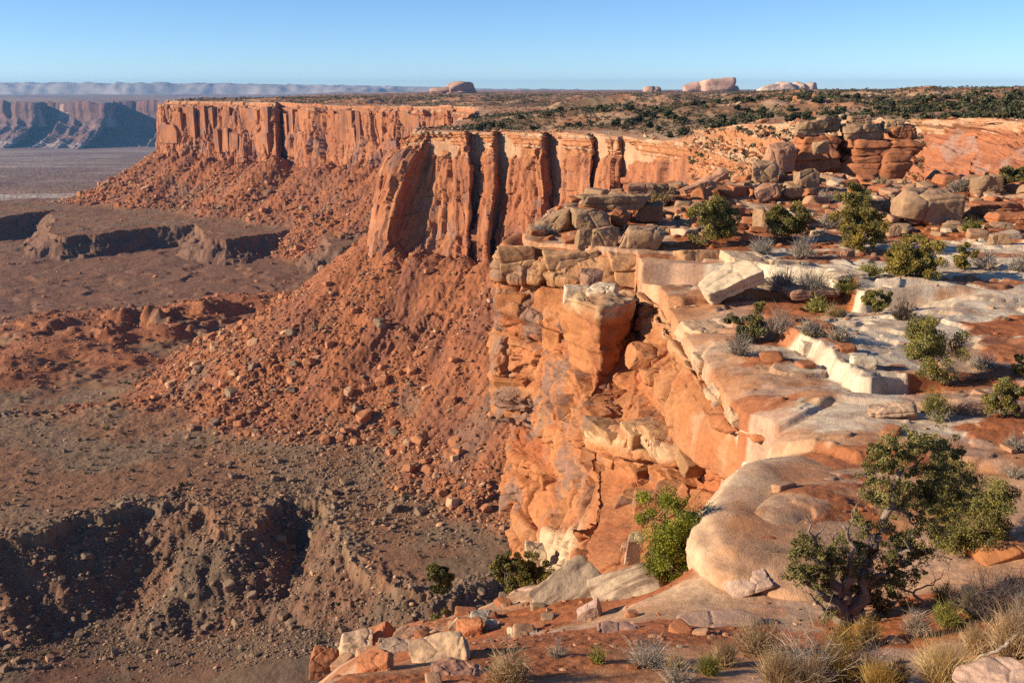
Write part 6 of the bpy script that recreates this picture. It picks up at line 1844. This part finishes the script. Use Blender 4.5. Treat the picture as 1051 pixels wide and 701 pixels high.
def far_plants():
    rs = np.random.RandomState(66)
    n = 70000
    a = rs.uniform(-.36, .56, n); y = np.exp(rs.uniform(math.log(235), math.log(6000), n)); x = a * y
    q = sdf(Q2, x, y)
    den = (0.42 + .7 * ss(-.15, .2, fbm(x / 60, y / 60, oct=4, seed=801))) * ss(4, 22, -q)
    keep = rs.rand(n) < den * np.where(y < 500, .34, .95)
    x, y = x[keep], y[keep]; m = len(x)
    size = np.exp(rs.normal(0.72, .36, m)); size = np.clip(size, .9, 4.2) * np.where(y > 1500, 1.25, 1) * np.where(y < 400, .8, 1)
    pos = np.stack([x, y, plat_h(x, y) - .1], 1)
    t = np.where((rs.rand(m) < .75)[:, None], np.array([.066, .07, .035]), np.array([.10, .09, .046]))
    u, v, kk = on_screen(pos)
    app = size / kk * ((u > 0) & (u < 1051) & (v > 60) & (v < 210)) * ~((u > 690) & (v > 165))
    order = np.argsort(-app)
    mes = {}
    for i in order[:300]:
        key = (int(rs.randint(0, 6)), int(t[i, 0] > .08))
        if key not in mes:
            V, F, c = blob_tree(950 + key[0], 420)
            mes[key] = mesh_np("juniper", V, F, M_LEAF, np.array([[.066, .07, .035], [.10, .09, .046]][key[1]])[None] * c[:, None], smooth=False)
        o = link("juniper", mes[key], tuple(pos[i])); s = size[i]; o.scale = (s * 1.2, s * 1.2, s * rs.uniform(.8, 1.1)); o.rotation_euler = (0, 0, rs.uniform(0, 6.28))
        if y[i] > 600:
            tag(o, "dark juniper on the distant mesa top beyond the jointed wall", "tree", "junipers on the distant mesa top")
        else:
            tag(o, "dark juniper on the mesa top close above the canyon rim", "tree", "junipers above the canyon rim")
    r = order[300:]
    near, far = r[y[r] < 900], r[y[r] >= 900]
    V1 = tree_cloud("woods", pos[r], size[r], t[r], 3, 27)
    tag(link("woods", V1), "scattered dark junipers covering the mesa top", "woods", kind="stuff")
    # rim rocks
    n = 9000
    a = rs.uniform(-.36, .56, n); y = np.exp(rs.uniform(math.log(235), math.log(1500), n)); x = a * y
    q = sdf(Q2, x, y)
    keep = (q < -1) & (rs.rand(n) < .2 + .6 * ss(30, 4, -q))
    x, y = x[keep], y[keep]; size = .7 * (y / 400) ** .7 * (1 - rs.rand(len(x))) ** (-1 / 2.4); size = np.minimum(size, 5)
    t = np.array([[.42, .19, .095], [.48, .33, .21], [.36, .17, .09]])[rs.choice(3, len(x))]
    pos = np.stack([x, y, plat_h(x, y) + size * .15], 1)
    tag(link("rubble", scatter("rubble", pos, size, t, 12)), "broken ledge rock along the mesa rim", "rubble", kind="stuff")
    sp = SLOPE["pts"]; sp = sp[rs.randint(0, len(sp), 3600)]
    ssz = .55 * (sp[:, 1] / 350) * (1 - rs.rand(len(sp))) ** (-1 / 2.3); ssz = np.minimum(ssz, 4.0)
    k = rs.rand(len(sp)) < .8
    tt = np.array([[.38, .155, .07], [.44, .29, .18], [.31, .125, .06]])[rs.choice(3, len(sp))]
    tag(link("rubble", scatter("rubble", sp[k], ssz[k], tt[k], 14)), "broken blocks on the ledgy slope beside the jointed wall", "rubble", kind="stuff")
    tag(link("shrubbery", tree_cloud("shrubbery", sp[~k], np.clip(ssz[~k] * 1.6, 1.0, 2.6), np.broadcast_to(np.array([.085, .085, .043]), sp[~k].shape), 8, 60)), "dark brush on the ledgy slope beside the jointed wall", "brush", kind="stuff")
    # shrubs on the canyon floor
    n = 2600
    a = rs.uniform(-.60, 0.02, n); y = np.exp(rs.uniform(math.log(305), math.log(900), n)); x = a * y
    h, tal, dn, df = valley_h(x, y, True)
    keep = (tal < .5) & (rs.rand(n) < .10 + .25 * ss(0, .3, fbm(x / 30, y / 30, oct=3, seed=802)))
    x, y, h = x[keep][:280], y[keep][:280], h[keep][:280]
    mes = {}
    for i in range(len(x)):
        k = int(rs.randint(0, 6))
        if k not in mes:
            V, F, c = blob_tree(970 + k, 120); mes[k] = mesh_np("desert_bush", V, F, M_LEAF, np.array([.095, .088, .042])[None] * c[:, None], smooth=False)
        o = link("desert_bush", mes[k], (x[i], y[i], h[i] - .1)); s = rs.uniform(.9, 2.0) * (y[i] / 420) ** .5; o.scale = (s * 1.2, s * 1.2, s); o.rotation_euler = (0, 0, rs.uniform(0, 6.28))
        tag(o, "low dark bush dotted over the brown canyon floor", "bush", "bushes on the canyon floor")


far_plants()


# ------------------------------------------------------------------ domes on the skyline
def dome(label, d, lumps, seed, col):
    x0 = min(l[0] for l in lumps); x1 = max(l[2] for l in lumps)
    g = P((x0 + x1) / 2, 94, d); z = zeta(g)
    parts = []
    for i, (a, top, b) in enumerate(lumps):
        W = (b - a) / FPX * z; H = (94 - top) / FPX * z
        V, F = rock_shape(seed + i, W, W * .8, H * 2, lvl=4, box=1.0, n=14, p=16, rough=.06, layers=5)
        V[:, 0] += ((a + b) / 2 - (x0 + x1) / 2) / FPX * z
        parts.append((V, F))
    V, F = merge(parts)
    c = rock_tint(V * .02, col, seed, .3)
    c = mix(c, np.broadcast_to(C(.33, .18, .13), c.shape), .5 * ss(.1, .5, fbm(V[:, 2] * .08, V[:, 0] * .01, oct=3, seed=seed)))
    tag(link("sandstone_dome", mesh_np("sandstone_dome", V, F, M_PROM, c), tuple(g)), label, "dome")


dome("low rounded sandstone dome rising above the far mesa woods", 3600, [(440, 89, 470), (455, 83, 490)], 61, C(.40, .26, .20))
dome("tallest pale pink sandstone dome on the skyline", 4200, [(700, 84, 728), (712, 80, 752), (735, 88, 760)], 64, C(.50, .31, .23))
dome("long broken row of whitish sandstone knobs on the skyline", 4800, [(778, 86, 806), (795, 84, 818), (810, 84, 829), (822, 85, 838)], 68, C(.50, .37, .29))
dome("tiny pale sandstone knob on the skyline left of the tallest dome", 4000, [(659, 88, 672), (668, 89, 680)], 73, C(.46, .29, .21))
